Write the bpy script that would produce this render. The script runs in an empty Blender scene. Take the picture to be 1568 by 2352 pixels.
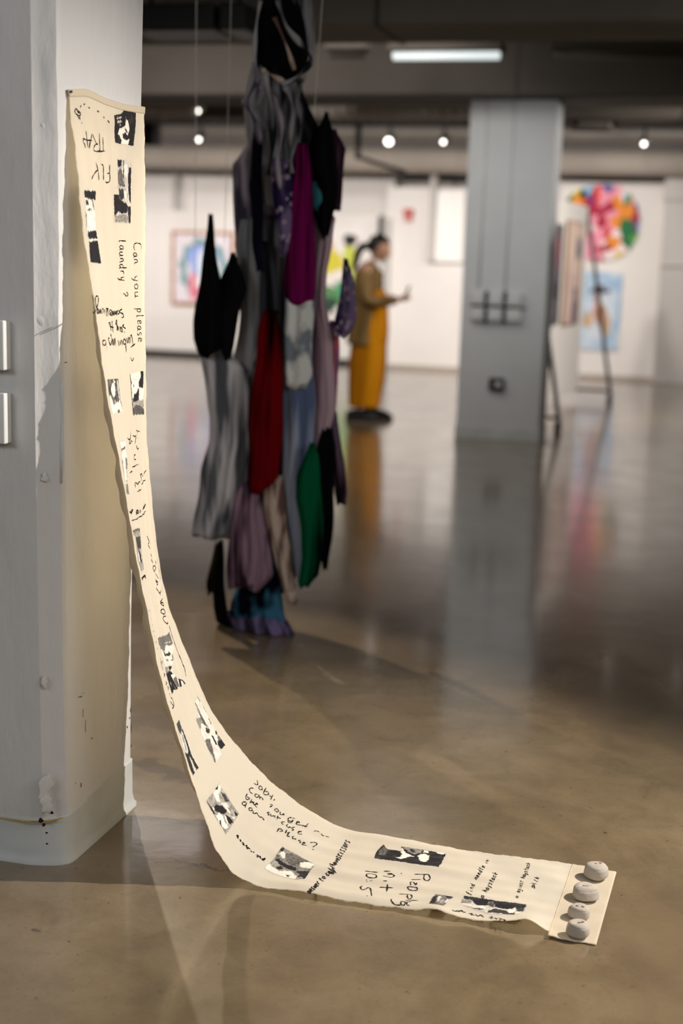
import bpy, bmesh, math, random
import numpy as np
from mathutils import Vector, Matrix
SC = bpy.context.scene
COL = SC.collection
R = math.radians
# ------------------------------------------------------------------ camera
F_PX = 3200.0
PITCH = math.atan(576 / F_PX); ROLL = R(1.85); YAW = R(15)
fw = Vector((-math.sin(YAW)*math.cos(PITCH), math.cos(YAW)*math.cos(PITCH), -math.sin(PITCH)))
r0 = Vector((math.cos(YAW), math.sin(YAW), 0)); u0 = r0.cross(fw)
rr = r0*math.cos(ROLL) + u0*math.sin(ROLL); uu = -r0*math.sin(ROLL) + u0*math.cos(ROLL)
cd = bpy.data.cameras.new('camera'); cam = bpy.data.objects.new('camera', cd); COL.objects.link(cam)
M4 = Matrix((rr, uu, -fw)).transposed().to_4x4(); M4.translation = Vector((0, 0, 1.45)); cam.matrix_world = M4
cd.sensor_fit = 'VERTICAL'; cd.sensor_height = 36.0; cd.lens = F_PX / 2352 * 36.0
cd.clip_start = .05; cd.clip_end = 100
cd.dof.use_dof = True; cd.dof.focus_distance = 3.38; cd.dof.aperture_fstop = 1.75; cd.dof.aperture_blades = 0
SC.camera = cam
# ------------------------------------------------------------------ world, view
W = bpy.data.worlds.new('world'); SC.world = W; W.use_nodes = True
W.node_tree.nodes['Background'].inputs[0].default_value = (.9, .93, 1, 1)
W.node_tree.nodes['Background'].inputs[1].default_value = .12
vs = SC.view_settings; vs.view_transform = 'Standard'; vs.look = 'None'; vs.gamma = 1; vs.use_curve_mapping = False; vs.exposure = 0.0
SC.display_settings.display_device = 'sRGB'
# ------------------------------------------------------------------ track spots of the room, and unseen soft fill lights added
def spot(name, loc, aim, watts, ang, color=(1, .9, .76), rad=.03, blend=.35):
    l = bpy.data.lights.new(name, 'SPOT'); l.energy = watts; l.spot_size = R(ang); l.spot_blend = blend; l.color = color; l.shadow_soft_size = rad
    o = bpy.data.objects.new(name, l); COL.objects.link(o); o.location = loc
    d = Vector(aim) - Vector(loc); o.rotation_euler = d.to_track_quat('-Z', 'Y').to_euler(); return o
def area(name, loc, aim, watts, sx, sy, color=(1, .95, .88)):
    l = bpy.data.lights.new(name, 'AREA'); l.energy = watts; l.shape = 'RECTANGLE'; l.size = sx; l.size_y = sy; l.color = color
    o = bpy.data.objects.new(name, l); COL.objects.link(o); o.location = loc
    d = Vector(aim) - Vector(loc); o.rotation_euler = d.to_track_quat('-Z', 'Y').to_euler(); return o
spot('key_spot', (2.0, 4.1, 2.82), (-.9, 2.95, .4), 900, 58, (1, .94, .87), .02, .7)
spot('rear_spot', (-3.8, 7.3, 3.2), (-2.0, 3.2, 0), 560, 50, (1, .85, .68), .03)
spot('duct_spot', (-3.95, 12.2, 2.55), (-3.7, 12.75, 2.86), 5, 60, (1, .94, .88), .04, .9)
for i, x in enumerate((-9.6, -8.5, -7.4, -6.3, -5.2, -4.1, -3.0, -1.9, -.8)):
    spot('wall_spot', (x, 14.35, 2.72), (x - .1, 19.2, 1.05), 265 if x < -4.5 or x > -2 else 225, 54, (1, .91, .85), .05, .6)
spot('panel_spot', (1.6, 12.6, 2.9), (-1.65, 14.2, 1.3), 620, 70, (1, .92, .85), .05, .6)
spot('column_spot', (-.9, 9.3, 2.6), (-1.75, 11.7, 1.75), 60, 58, (.95, .98, 1), .1, 1)
spot('column_side_spot', (1.2, 12.4, 2.75), (-1.43, 11.9, 2.25), 190, 26, (1, .94, .88), .05, .8)
area('soft_fill_front', (.6, .3, 3.3), (-.6, 1.6, 0), 32, 3.2, 2.2, (.95, .97, 1))  # from here on: soft fill areas added for brightness, without fixtures
area('soft_fill_right', (3.2, 1.6, 3.3), (-1.4, 3.0, .9), 95, 2.4, 2.4, (1, .97, .93))
area('soft_fill_left', (-3.2, -1.8, 3.2), (-1.7, 2.8, 1.2), 88, 2.0, 1.5, (.96, .98, 1))
area('soft_fill_middle', (2.5, 7.0, 3.3), (1.0, 9.5, 0), 30, 4, 3, (1, .95, .9))
area('soft_fill_far', (-4.5, 10.2, 3.3), (-4.5, 11.0, 0), 80, 5, 1.5, (1, .94, .88))
area('soft_fill_duct', (-4.0, 15.4, 3.38), (-4.0, 18.6, 2.75), 110, 13, .4, (1, .95, .89))
# ------------------------------------------------------------------ helpers
random.seed(7)
def lin(c):
    return tuple(((v/255)/12.92 if v/255 <= .04045 else (((v/255)+.055)/1.055)**2.4) for v in c) + (1,)
def props(o, label=None, cat=None, group=None, kind=None):
    if label: o['label'] = label
    if cat: o['category'] = cat
    if group: o['group'] = group
    if kind: o['kind'] = kind
    return o
def link(name, me, mat, parent=None, smooth=True):
    o = bpy.data.objects.new(name, me); COL.objects.link(o)
    if mat: me.materials.append(mat)
    if smooth:
        me.polygons.foreach_set('use_smooth', [True]*len(me.polygons))
    if parent: o.parent = parent
    return o
def empty(name, loc, label, cat, group=None, rz=0):
    o = bpy.data.objects.new(name, None); COL.objects.link(o); o.location = loc; o.rotation_euler = (0, 0, rz); o.empty_display_size = .1
    return props(o, label, cat, group)
def bm_obj(name, bm, mat, parent=None, smooth=False):
    me = bpy.data.meshes.new(name); bmesh.ops.recalc_face_normals(bm, faces=bm.faces); bm.to_mesh(me); bm.free()
    return link(name, me, mat, parent, smooth)
def box(bm, x0, x1, y0, y1, z0, z1, bev=0.0, seg=1):
    vs_ = [bm.verts.new(p) for p in ((x0,y0,z0),(x1,y0,z0),(x1,y1,z0),(x0,y1,z0),(x0,y0,z1),(x1,y0,z1),(x1,y1,z1),(x0,y1,z1))]
    fs = [bm.faces.new([vs_[i] for i in q]) for q in ((3,2,1,0),(4,5,6,7),(0,1,5,4),(1,2,6,5),(2,3,7,6),(3,0,4,7))]
    if bev > 0:
        es = list({e for f in fs for e in f.edges}); bmesh.ops.bevel(bm, geom=es, offset=bev, segments=seg, profile=.6, affect='EDGES')
def tube(bm, pts, rad, n=10, cap=True):
    pts = [Vector(p) for p in pts]; rings = []
    rs = rad if isinstance(rad, (list, tuple)) else [rad]*len(pts)
    for i, p in enumerate(pts):
        d = (pts[min(i+1, len(pts)-1)] - pts[max(i-1, 0)]).normalized()
        a = d.orthogonal().normalized() if i == 0 else (a0 - d*a0.dot(d)).normalized()
        a0 = a; b = d.cross(a)
        rings.append([bm.verts.new(p + (a*math.cos(k*2*math.pi/n) + b*math.sin(k*2*math.pi/n))*rs[i]) for k in range(n)])
    for u, v in zip(rings[:-1], rings[1:]):
        for k in range(n): bm.faces.new((u[k], u[(k+1) % n], v[(k+1) % n], v[k]))
    if cap:
        bm.faces.new(rings[0][::-1]); bm.faces.new(rings[-1])
def grid_mesh(name, V, nu, nv, wrap=False):
    idx = np.arange(nu*nv).reshape(nu, nv)
    if wrap: idx = np.concatenate([idx, idx[:, :1]], 1)
    q = np.stack([idx[:-1, :-1], idx[:-1, 1:], idx[1:, 1:], idx[1:, :-1]], -1).reshape(-1, 4)
    me = bpy.data.meshes.new(name); me.from_pydata(V.reshape(-1, 3).tolist(), [], q.tolist()); return me
def loft(name, rings, mat, parent=None, cap=True):
    """rings: array (k, n, 3) of closed sections"""
    rings = np.asarray(rings); k, n = rings.shape[:2]
    me = grid_mesh(name, rings, k, n, True)
    bm = bmesh.new(); bm.from_mesh(me)
    if cap:
        vl = list(bm.verts)
        for r_ in (0, k-1):
            c = bm.verts.new(rings[r_].mean(0).tolist())
            for j in range(n):
                bm.faces.new((vl[r_*n+j], vl[r_*n+(j+1) % n], c))
    bmesh.ops.recalc_face_normals(bm, faces=bm.faces); bm.to_mesh(me); bm.free()
    return link(name, me, mat, parent, True)
# ------------------------------------------------------------------ materials
def mat(name, color, rough=.7, spec=.3, metal=0.0, noise=0.0, nscale=6.0, bump=0.0, bscale=40.0, bdist=.01, emit=None, estr=0, c2=None, stretch=None, coat=0, trans=0):
    m = bpy.data.materials.new(name); m.use_nodes = True; nt = m.node_tree; N = nt.nodes; L = nt.links; b = N['Principled BSDF']
    b.inputs['Base Color'].default_value = color; b.inputs['Roughness'].default_value = rough
    b.inputs['Specular IOR Level'].default_value = spec; b.inputs['Metallic'].default_value = metal; b.inputs['Coat Weight'].default_value = coat
    tc = N.new('ShaderNodeTexCoord'); src = tc.outputs['Object']
    if stretch:
        mp = N.new('ShaderNodeMapping'); mp.inputs['Scale'].default_value = stretch; L.new(src, mp.inputs['Vector']); src = mp.outputs[0]
    if noise or c2:
        n = N.new('ShaderNodeTexNoise'); n.inputs['Scale'].default_value = nscale; n.inputs['Detail'].default_value = 6; L.new(src, n.inputs['Vector'])
        rp = N.new('ShaderNodeValToRGB'); L.new(n.outputs[0], rp.inputs[0])
        a = c2 or tuple(v*(1-noise) for v in color[:3]) + (1,)
        rp.color_ramp.elements[0].position = .35; rp.color_ramp.elements[0].color = a; rp.color_ramp.elements[1].position = .65; rp.color_ramp.elements[1].color = color
        L.new(rp.outputs[0], b.inputs['Base Color'])
    if bump:
        n = N.new('ShaderNodeTexNoise'); n.inputs['Scale'].default_value = bscale; n.inputs['Detail'].default_value = 5; L.new(src, n.inputs['Vector'])
        bp = N.new('ShaderNodeBump'); bp.inputs['Strength'].default_value = bump; bp.inputs['Distance'].default_value = bdist; L.new(n.outputs[0], bp.inputs['Height']); L.new(bp.outputs[0], b.inputs['Normal'])
    if emit:
        b.inputs['Emission Color'].default_value = emit; b.inputs['Emission Strength'].default_value = estr
    return m
M = {}
M['wall'] = mat('white_gallery_paint', lin((232, 228, 224)), .8, .2, noise=.04, nscale=1.5, bump=.1, bscale=60)
M['grey_wall'] = mat('pale_grey_paint', lin((196, 192, 188)), .8, .2)
M['concrete_white'] = mat('painted_concrete_column', lin((205, 203, 201)), .55, .35, noise=.05, nscale=5, bump=.5, bscale=16, bdist=.012, stretch=(1, 1, .35))
M['column_grey'] = mat('grey_painted_column', lin((205, 206, 206)), .6, .3, noise=.05, nscale=3, bump=.2, bscale=12, bdist=.005)
M['cove'] = mat('rubber_cove_base', lin((198, 201, 198)), .42, .45, noise=.12, nscale=9, bump=.15, bscale=14, bdist=.004)
M['glue'] = mat('yellowed_glue', lin((196, 160, 84)), .7, .2, noise=.4, nscale=40)
M['ceiling'] = mat('dark_painted_ceiling', lin((92, 86, 80)), .9, .15, noise=.3, nscale=2)
M['beam'] = mat('dark_beam_paint', lin((96, 90, 84)), .85, .2, noise=.25, nscale=1.2)
M['beam_brightened'] = mat('brightened_beam_paint', lin((128, 122, 114)), .85, .2, noise=.2, nscale=1.2)  # paint lightened in place of soft light on one beam
M['duct'] = mat('galvanised_duct', lin((176, 168, 160)), .5, .5, .3, noise=.12, nscale=3)
M['duct_beige'] = mat('painted_duct', lin((176, 166, 156)), .6, .3, noise=.08, nscale=2)
M['black'] = mat('black_metal', lin((26, 25, 25)), .5, .4)
M['plastic'] = mat('light_grey_plastic', lin((214, 214, 210)), .4, .45)
M['plastic_white'] = mat('white_plastic', lin((240, 238, 234)), .35, .5)
M['chrome'] = mat('lamp_housing', lin((180, 178, 174)), .35, .5, .6)
M['lamp'] = mat('lamp_lens', (1, .95, .88, 1), .3, emit=(1, .93, .85, 1), estr=7)
M['tube'] = mat('fluorescent_diffuser', (1, 1, 1, 1), .3, emit=(.86, .95, .95, 1), estr=.85)
M['red'] = mat('red_alarm', lin((176, 30, 30)), .4, .4)
M['wood'] = mat('orange_brown_frame', lin((196, 138, 96)), .6, .3, noise=.5, nscale=22)
M['wood_edge'] = mat('raw_wood_edge', lin((168, 136, 104)), .7, .2, noise=.3, nscale=12)
M['thread'] = mat('nylon_thread', lin((220, 214, 206)), .4, .5)
M['ink'] = mat('black_marker_ink', lin((28, 25, 27)), .8, .1)
M['hemtape'] = mat('folded_back_fabric', lin((214, 192, 158)), .9, .1, bump=.3, bscale=300, bdist=.0006)
M['dirt'] = mat('black_scuff', lin((52, 42, 36)), .8, .1, noise=.4, nscale=120)
# polished concrete floor
def floor_mat():
    m = bpy.data.materials.new('polished_concrete_floor'); m.use_nodes = True; nt = m.node_tree; N = nt.nodes; L = nt.links; b = N['Principled BSDF']
    tc = N.new('ShaderNodeTexCoord')
    def noise(s, d, r=.6, dist=0.0):
        n = N.new('ShaderNodeTexNoise'); n.inputs['Scale'].default_value = s; n.inputs['Detail'].default_value = d; n.inputs['Roughness'].default_value = r; n.inputs['Distortion'].default_value = dist
        L.new(tc.outputs['Object'], n.inputs['Vector']); return n.outputs[0]
    def ramp(src, *st):
        r_ = N.new('ShaderNodeValToRGB'); L.new(src, r_.inputs[0]); e = r_.color_ramp.elements
        while len(e) < len(st): e.new(.5)
        for q, (p, c) in zip(e, st): q.position = p; q.color = c
        return r_.outputs[0]
    def mix(f, a, c, mode='MIX'):
        x = N.new('ShaderNodeMix'); x.data_type = 'RGBA'; x.blend_type = mode
        if isinstance(f, float): x.inputs[0].default_value = f
        else: L.new(f, x.inputs[0])
        L.new(a, x.inputs[6])
        if isinstance(c, tuple): x.inputs[7].default_value = c
        else: L.new(c, x.inputs[7])
        return x.outputs[2]
    base = ramp(noise(1.3, 6, .62, .6), (.30, lin((104, 90, 69))), (.5, lin((123, 106, 81))), (.72, lin((138, 120, 96))))
    med = ramp(noise(7, 8, .7, .4), (.32, (.72, .72, .72, 1)), (.6, (1, 1, 1, 1)))
    c = mix(.85, base, med, 'MULTIPLY')
    fine = ramp(noise(95, 3, .7), (.28, (.72, .70, .68, 1)), (.45, (1, 1, 1, 1)), (.7, (1.0, 1.0, 1.0, 1)), (.82, (1.25, 1.22, 1.2, 1)))
    c = mix(.7, c, fine, 'MULTIPLY')
    sp = ramp(noise(42, 2, .5), (.70, (0, 0, 0, 1)), (.76, (1, 1, 1, 1))); c = mix(sp, c, lin((84, 68, 50)))
    pur = ramp(noise(.8, 3, .5), (.56, (0, 0, 0, 1)), (.68, (.55, .55, .55, 1))); c = mix(pur, c, lin((114, 98, 88)))
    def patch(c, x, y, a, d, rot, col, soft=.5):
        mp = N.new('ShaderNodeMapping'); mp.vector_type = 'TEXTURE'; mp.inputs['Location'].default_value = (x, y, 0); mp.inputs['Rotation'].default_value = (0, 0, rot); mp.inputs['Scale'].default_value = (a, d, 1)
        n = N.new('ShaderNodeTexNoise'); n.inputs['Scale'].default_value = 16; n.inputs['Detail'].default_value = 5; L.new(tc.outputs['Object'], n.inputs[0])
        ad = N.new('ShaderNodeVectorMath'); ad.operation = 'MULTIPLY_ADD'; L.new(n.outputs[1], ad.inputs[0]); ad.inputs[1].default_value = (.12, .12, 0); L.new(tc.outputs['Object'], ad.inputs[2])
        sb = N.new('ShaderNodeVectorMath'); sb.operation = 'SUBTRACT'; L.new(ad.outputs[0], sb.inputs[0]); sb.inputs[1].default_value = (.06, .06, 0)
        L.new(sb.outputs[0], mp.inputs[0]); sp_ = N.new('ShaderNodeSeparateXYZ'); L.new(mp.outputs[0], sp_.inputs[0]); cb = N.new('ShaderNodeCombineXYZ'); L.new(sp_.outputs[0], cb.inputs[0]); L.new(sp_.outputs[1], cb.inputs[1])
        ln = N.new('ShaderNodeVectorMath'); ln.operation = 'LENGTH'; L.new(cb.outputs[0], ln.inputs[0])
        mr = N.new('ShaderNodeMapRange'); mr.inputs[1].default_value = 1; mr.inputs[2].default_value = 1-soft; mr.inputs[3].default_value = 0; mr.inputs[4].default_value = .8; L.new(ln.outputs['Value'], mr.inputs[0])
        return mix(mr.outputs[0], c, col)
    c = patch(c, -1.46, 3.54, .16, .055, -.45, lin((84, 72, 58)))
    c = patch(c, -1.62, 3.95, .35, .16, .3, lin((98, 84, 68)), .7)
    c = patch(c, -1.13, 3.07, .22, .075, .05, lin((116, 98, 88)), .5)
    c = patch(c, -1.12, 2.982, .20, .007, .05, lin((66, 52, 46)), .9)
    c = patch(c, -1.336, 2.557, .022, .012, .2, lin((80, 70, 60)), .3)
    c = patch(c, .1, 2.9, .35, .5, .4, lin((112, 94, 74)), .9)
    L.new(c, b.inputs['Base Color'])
    rg = ramp(noise(3, 5, .6), (.3, (.15, .15, .15, 1)), (.7, (.25, .25, .25, 1))); L.new(rg, b.inputs['Roughness'])
    b.inputs['Specular IOR Level'].default_value = .5
    b.inputs['Coat Weight'].default_value = .55; b.inputs['Coat Roughness'].default_value = .10; b.inputs['Coat IOR'].default_value = 1.5
    bp = N.new('ShaderNodeBump'); bp.inputs['Strength'].default_value = .16; bp.inputs['Distance'].default_value = .003; L.new(noise(9, 6, .55), bp.inputs['Height'])
    L.new(bp.outputs[0], b.inputs['Normal']); L.new(bp.outputs[0], b.inputs['Coat Normal'])
    return m
M['floor'] = floor_mat()
def cloth_mat(name, col, tr=.22):
    m = bpy.data.materials.new(name); m.use_nodes = True; nt = m.node_tree; N = nt.nodes; L = nt.links; b = N['Principled BSDF']
    b.inputs['Roughness'].default_value = .95; b.inputs['Specular IOR Level'].default_value = .1
    tc = N.new('ShaderNodeTexCoord'); n = N.new('ShaderNodeTexNoise'); n.inputs['Scale'].default_value = 3; n.inputs['Detail'].default_value = 5; L.new(tc.outputs['Object'], n.inputs[0])
    rp = N.new('ShaderNodeValToRGB'); L.new(n.outputs[0], rp.inputs[0]); rp.color_ramp.elements[0].position = .3; rp.color_ramp.elements[0].color = tuple(v*.94 for v in col[:3])+(1,); rp.color_ramp.elements[1].position = .7; rp.color_ramp.elements[1].color = col
    L.new(rp.outputs[0], b.inputs['Base Color'])
    w = N.new('ShaderNodeTexNoise'); w.inputs['Scale'].default_value = 420; w.inputs['Detail'].default_value = 2; L.new(tc.outputs['Object'], w.inputs[0])
    bp = N.new('ShaderNodeBump'); bp.inputs['Strength'].default_value = .25; bp.inputs['Distance'].default_value = .0006; L.new(w.outputs[0], bp.inputs['Height']); L.new(bp.outputs[0], b.inputs['Normal'])
    t = N.new('ShaderNodeBsdfTranslucent'); t.inputs[0].default_value = (col[0], col[1]*.97, col[2]*.88, 1)
    mx = N.new('ShaderNodeMixShader'); mx.inputs[0].default_value = tr; L.new(b.outputs[0], mx.inputs[1]); L.new(t.outputs[0], mx.inputs[2])
    L.new(mx.outputs[0], N['Material Output'].inputs[0]); return m
M['cotton'] = cloth_mat('unbleached_cotton', lin((252, 246, 234)), .6)
M['calico'] = cloth_mat('calico_end_piece', lin((224, 210, 186)), .3)
M['clay'] = mat('pale_clay_stone', lin((180, 170, 158)), .9, .15, noise=.10, nscale=25, bump=.5, bscale=90, bdist=.002)
M['clay_pit'] = mat('reddish_clay_pit', lin((140, 92, 70)), .9, .1, noise=.3, nscale=60)
def attr_mat(name, rough=.8, spec=.1):
    m = bpy.data.materials.new(name); m.use_nodes = True; N = m.node_tree.nodes
    a = N.new('ShaderNodeAttribute'); a.attribute_name = 'paint'; m.node_tree.links.new(a.outputs[0], N['Principled BSDF'].inputs['Base Color'])
    N['Principled BSDF'].inputs['Roughness'].default_value = rough; N['Principled BSDF'].inputs['Specular IOR Level'].default_value = spec; return m
M['print'] = attr_mat('transfer_print_ink', .85, .1)
M['paint'] = attr_mat('painted_canvas', .6, .3)
def paint_attr(me, cols):
    a = me.color_attributes.new('paint', 'FLOAT_COLOR', 'POINT')
    c = np.ones((len(me.vertices), 4)); c[:, :3] = cols; a.data.foreach_set('color', c.ravel())
def inpoly(x, y, poly):
    poly = np.asarray(poly, float); c = np.zeros(x.shape, bool); n = len(poly); j = n-1
    for i in range(n):
        xi, yi = poly[i]; xj, yj = poly[j]
        c ^= ((yi > y) != (yj > y)) & (x < (xj-xi)*(y-yi)/((yj-yi) if yj != yi else 1e-9)+xi); j = i
    return c
def vnoise(x, y, seed=0):
    xi = np.floor(x).astype(int); yi = np.floor(y).astype(int); fx = x-xi; fy = y-yi; fx = fx*fx*(3-2*fx); fy = fy*fy*(3-2*fy)
    def h(a, b): return np.modf(np.abs(np.sin(a*127.1+b*311.7+seed*74.7)*43758.5453))[0]
    return (h(xi, yi)*(1-fx)+h(xi+1, yi)*fx)*(1-fy)+(h(xi, yi+1)*(1-fx)+h(xi+1, yi+1)*fx)*fy

# ------------------------------------------------------------------ room shell
bm = bmesh.new(); box(bm, -13, 10, -7, 21, -.1, 0); props(bm_obj('floor', bm, M['floor']), kind='structure')
bm = bmesh.new(); box(bm, -13, 10, -7, 21, 3.45, 3.6); props(bm_obj('ceiling', bm, M['ceiling']), kind='structure')
bm = bmesh.new(); box(bm, -13.1, -13, -7, 21, 0, 3.45); props(bm_obj('wall_left', bm, M['wall']), kind='structure')
bm = bmesh.new(); box(bm, 10, 10.1, -7, 21, 0, 3.45); props(bm_obj('wall_right', bm, M['wall']), kind='structure')
bm = bmesh.new(); box(bm, -13, 10, -7.1, -7, 0, 3.45); props(bm_obj('wall_behind', bm, M['wall']), kind='structure')
bm = bmesh.new(); box(bm, -13, 10, 20.2, 20.35, 0, 3.45); props(bm_obj('wall_far', bm, M['grey_wall']), kind='structure')
bm = bmesh.new(); box(bm, -13, -4.66, 19.75, 20.2, 0, 3.0); props(bm_obj('wall_far_left', bm, M['wall']), kind='structure')
bm = bmesh.new(); box(bm, -4.6, -3.42, 19.05, 20.2, 0, 2.47); props(bm_obj('wall_far_middle', bm, M['wall']), kind='structure')
bm = bmesh.new(); box(bm, -3.42, -.86, 19.05, 20.2, 0, 2.58); props(bm_obj('wall_far_right', bm, M['wall']), kind='structure')
# corner pillar at the right edge, painted shade at a wall gap and narrow posts
bm = bmesh.new(); box(bm, -.86, .6, 18.75, 20.2, 0, 2.9, .01); props(bm_obj('wall_far_pillar', bm, M['grey_wall']), kind='structure')
bm = bmesh.new(); box(bm, -.88, .6, 18.70, 18.75, 2.35, 2.62, .01); box(bm, -.88, .6, 18.70, 18.75, 1.52, 1.54); props(bm_obj('trim_1', bm, M['grey_wall']), kind='structure')
# concrete beams across the ceiling
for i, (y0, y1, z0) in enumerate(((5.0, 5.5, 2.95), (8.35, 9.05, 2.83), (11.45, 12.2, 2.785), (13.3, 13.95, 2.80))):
    bm = bmesh.new(); box(bm, -13, 10, y0, y1, z0, 3.45, .02); o = props(bm_obj('ceiling_beam', bm, M['beam_brightened' if i == 1 else 'beam']), kind='structure')
    for k in range(12):
        bm = bmesh.new(); x = -12+k*1.9+(i*.37) % 1; box(bm, x, x+.025, y0-.006, y1+.006, z0-.006, 3.44)
        bm_obj('beam_joint', bm, M['ceiling'], o)
# temporary partition standing in front of the far wall on the left
pr = empty('display_partition', (-6.9, 19.35, 0), 'long white display partition standing on a black kickboard at the far left', 'partition')
bm = bmesh.new(); box(bm, -3.6, 2.22, -.06, .06, .07, 2.1, .005); bm_obj('panel_face', bm, M['wall'], pr)
bm = bmesh.new(); box(bm, -3.58, 2.2, -.075, .05, 0, .075); bm_obj('kickboard', bm, M['black'], pr)
for x in (-2.4, -1.2, 0, 1.2):
    bm = bmesh.new(); box(bm, x, x+.006, -.062, .062, .07, 2.1); bm_obj('panel_joint', bm, M['grey_wall'], pr)
for (x0, x1, y0, y1, z0, z1, nm, m_) in ((-4.70, -4.64, 19.0, 19.06, 1.25, 2.08, 'gap_shade_strip', 'black'), (-4.60, -4.52, 18.98, 19.05, 0, 2.05, 'edge_shade_strip', 'grey_wall'), (-3.97, -3.89, 18.9, 19.05, 1.49, 2.85, 'trim_4', 'grey_wall'), (-7.95, -7.89, 19.5, 19.56, 1.9, 2.7, 'trim_5', 'grey_wall')):  # black strip paints the wall gap's shade, tall grey one its shaded edge
    bm = bmesh.new(); box(bm, x0, x1, y0, y1, z0, z1); props(bm_obj(nm, bm, M[m_]), kind='structure')
bm = bmesh.new(); box(bm, -3.885, -3.5, 18.95, 19.05, 1.48, 2.43, .004)
props(bm_obj('wall_board', bm, M['plastic_white']), 'blank white board mounted high on the far wall just left of the grey column', 'board')
bm = bmesh.new(); box(bm, -13, -4.66, 19.73, 19.75, 0, .1); props(bm_obj('baseboard_far_left', bm, M['grey_wall']), kind='structure')
bm = bmesh.new(); box(bm, -4.5, -.86, 19.03, 19.05, 0, .06); props(bm_obj('baseboard_far', bm, M['duct_beige']), kind='structure')
# ------------------------------------------------------------------ ceiling services
def ribbed_duct(name, y, z, rad, x0, x1, m, label, step=.22, rib=.02):
    root = empty(name, ((x0+x1)/2, y, z), label, 'duct')
    bm = bmesh.new(); h = (x1-x0)/2; tube(bm, [(-h, 0, 0), (h, 0, 0)], rad, 28); bm_obj('duct_body', bm, m, root, True)
    k = -h+step/2
    while k < h:
        bm = bmesh.new(); tube(bm, [(k-.02, 0, 0), (k, 0, 0), (k+.02, 0, 0)], [rad+.002, rad+rib, rad+.002], 28); bm_obj('duct_rib', bm, m, root, True); k += step
    for hx in ((-h*.9, h*.9) if h < 3 else (-h*.9, -h*.5, 0, h*.5, h*.9)):
        bm = bmesh.new(); tube(bm, [(hx, 0, rad-.01), (hx, 0, 3.45-z)], .008, 6); bm_obj('hanger_rod', bm, M['beam'], root)
    return root
ribbed_duct('ribbed_duct', 12.75, 2.86, .115, -3.95, -2.35, M['duct'], 'ribbed metal duct under the ceiling lit from the left behind the hanging garments', .11, .012)
ribbed_duct('round_duct', 18.55, 2.80, .165, -12.5, 6.5, M['duct_beige'], 'long beige round duct running the whole width above the far wall', 1.2, .015)
ribbed_duct('upper_duct', 18.35, 3.13, .10, -12.5, 6.5, M['duct'], 'thinner grey duct running just above and behind the beige round duct', 1.6, .012)
ribbed_duct('short_duct', 12.65, 2.86, .12, -7.0, -4.95, M['duct'], 'short round duct ending near the white pillar top', .7, .015)
bm = bmesh.new(); tube(bm, [(-5.4, 12.7, 3.16), (-4.72, 13.1, 3.03), (-4.6, 13.2, 3.0)], .03, 10); props(bm_obj('slanting_pipe', bm, M['duct'], None, True), 'slanting grey pipe crossing under the ceiling left of the garments', 'pipe')
bm = bmesh.new(); tube(bm, [(-3.71, 14.02, 3.45), (-3.705, 14.02, 2.47)], .03, 8); tube(bm, [(-3.705, 14.02, 2.49), (-3.21, 14.02, 2.35)], .02, 8)
props(bm_obj('hanging_bracket', bm, M['beam'], None, False), 'grey angled bracket hanging below the ceiling right of the garments', 'bracket')
bm = bmesh.new(); box(bm, -.07, .07, -.1, .1, -.24, .0, .01)
box(bm, -.01, .01, -.01, .01, 0, .62)
hs = bm_obj('ceiling_speaker', bm, M['black']); hs.location = (-6.03, 14.2, 2.83); props(hs, 'small black box hanging under the ceiling beside the white pillar', 'speaker')
for i, (x, y, z) in enumerate(((-1.35, 13.6, 2.80),)):
    bm = bmesh.new(); box(bm, -.2, .2, -.2, .2, -.07, .0, .01); box(bm, -.09, .09, -.22, -.2, -.05, -.01); o = bm_obj('junction_box', bm, M['beam']); o.location = (x, y, z); props(o, 'dark box fixed under the ceiling right of the grey column', 'box')
def fixture(x, y, z, w, label, m):
    r_ = empty('ceiling_light', (x, y, z), label, 'ceiling light')
    bm = bmesh.new(); box(bm, -w/2-.03, w/2+.03, -.09, .09, .0, .07, .01); bm_obj('housing', bm, M['beam'], r_)
    bm = bmesh.new(); tube(bm, [(-w/2, 0, -.01), (w/2, 0, -.01)], .045, 12); bm_obj('diffuser', bm, m, r_, True)
    for hx in (-w/2+.11, w/2-.11):
        bm = bmesh.new(); box(bm, hx-.01, hx+.01, -.01, .01, .06, 3.45-z); bm_obj('hanger', bm, M['black'], r_)
fixture(-2.15, 10.6, 3.0, .80, 'lit tube light under the dark ceiling above the grey column', M['tube'])
M['dim'] = mat('unlit_diffuser', lin((84, 78, 72)), .5)
fixture(-2.88, 10.5, 3.0, .26, 'short unlit light just left of the lit tube', M['dim'])
fixture(-.75, 10.6, 3.0, 1.2, 'unlit tube light under the ceiling at the right', M['dim'])
for i, (x0, x1) in enumerate(((-3.50, -2.98), (-2.945, -2.79))):
    bm = bmesh.new(); box(bm, x0, x1, 7.9, 8.3, 2.74, 2.89, .01); box(bm, x0+.04, x0+.06, 8.1, 8.12, 2.89, 3.45); o = bm_obj('recess_box', bm, M['black'])  # black boxes stand in for dark recesses in the ceiling
    props(o, ('wide black vent box on the ceiling beside the white pillar', 'narrower black vent box just left of the hanging garments')[i], 'recess')
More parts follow.
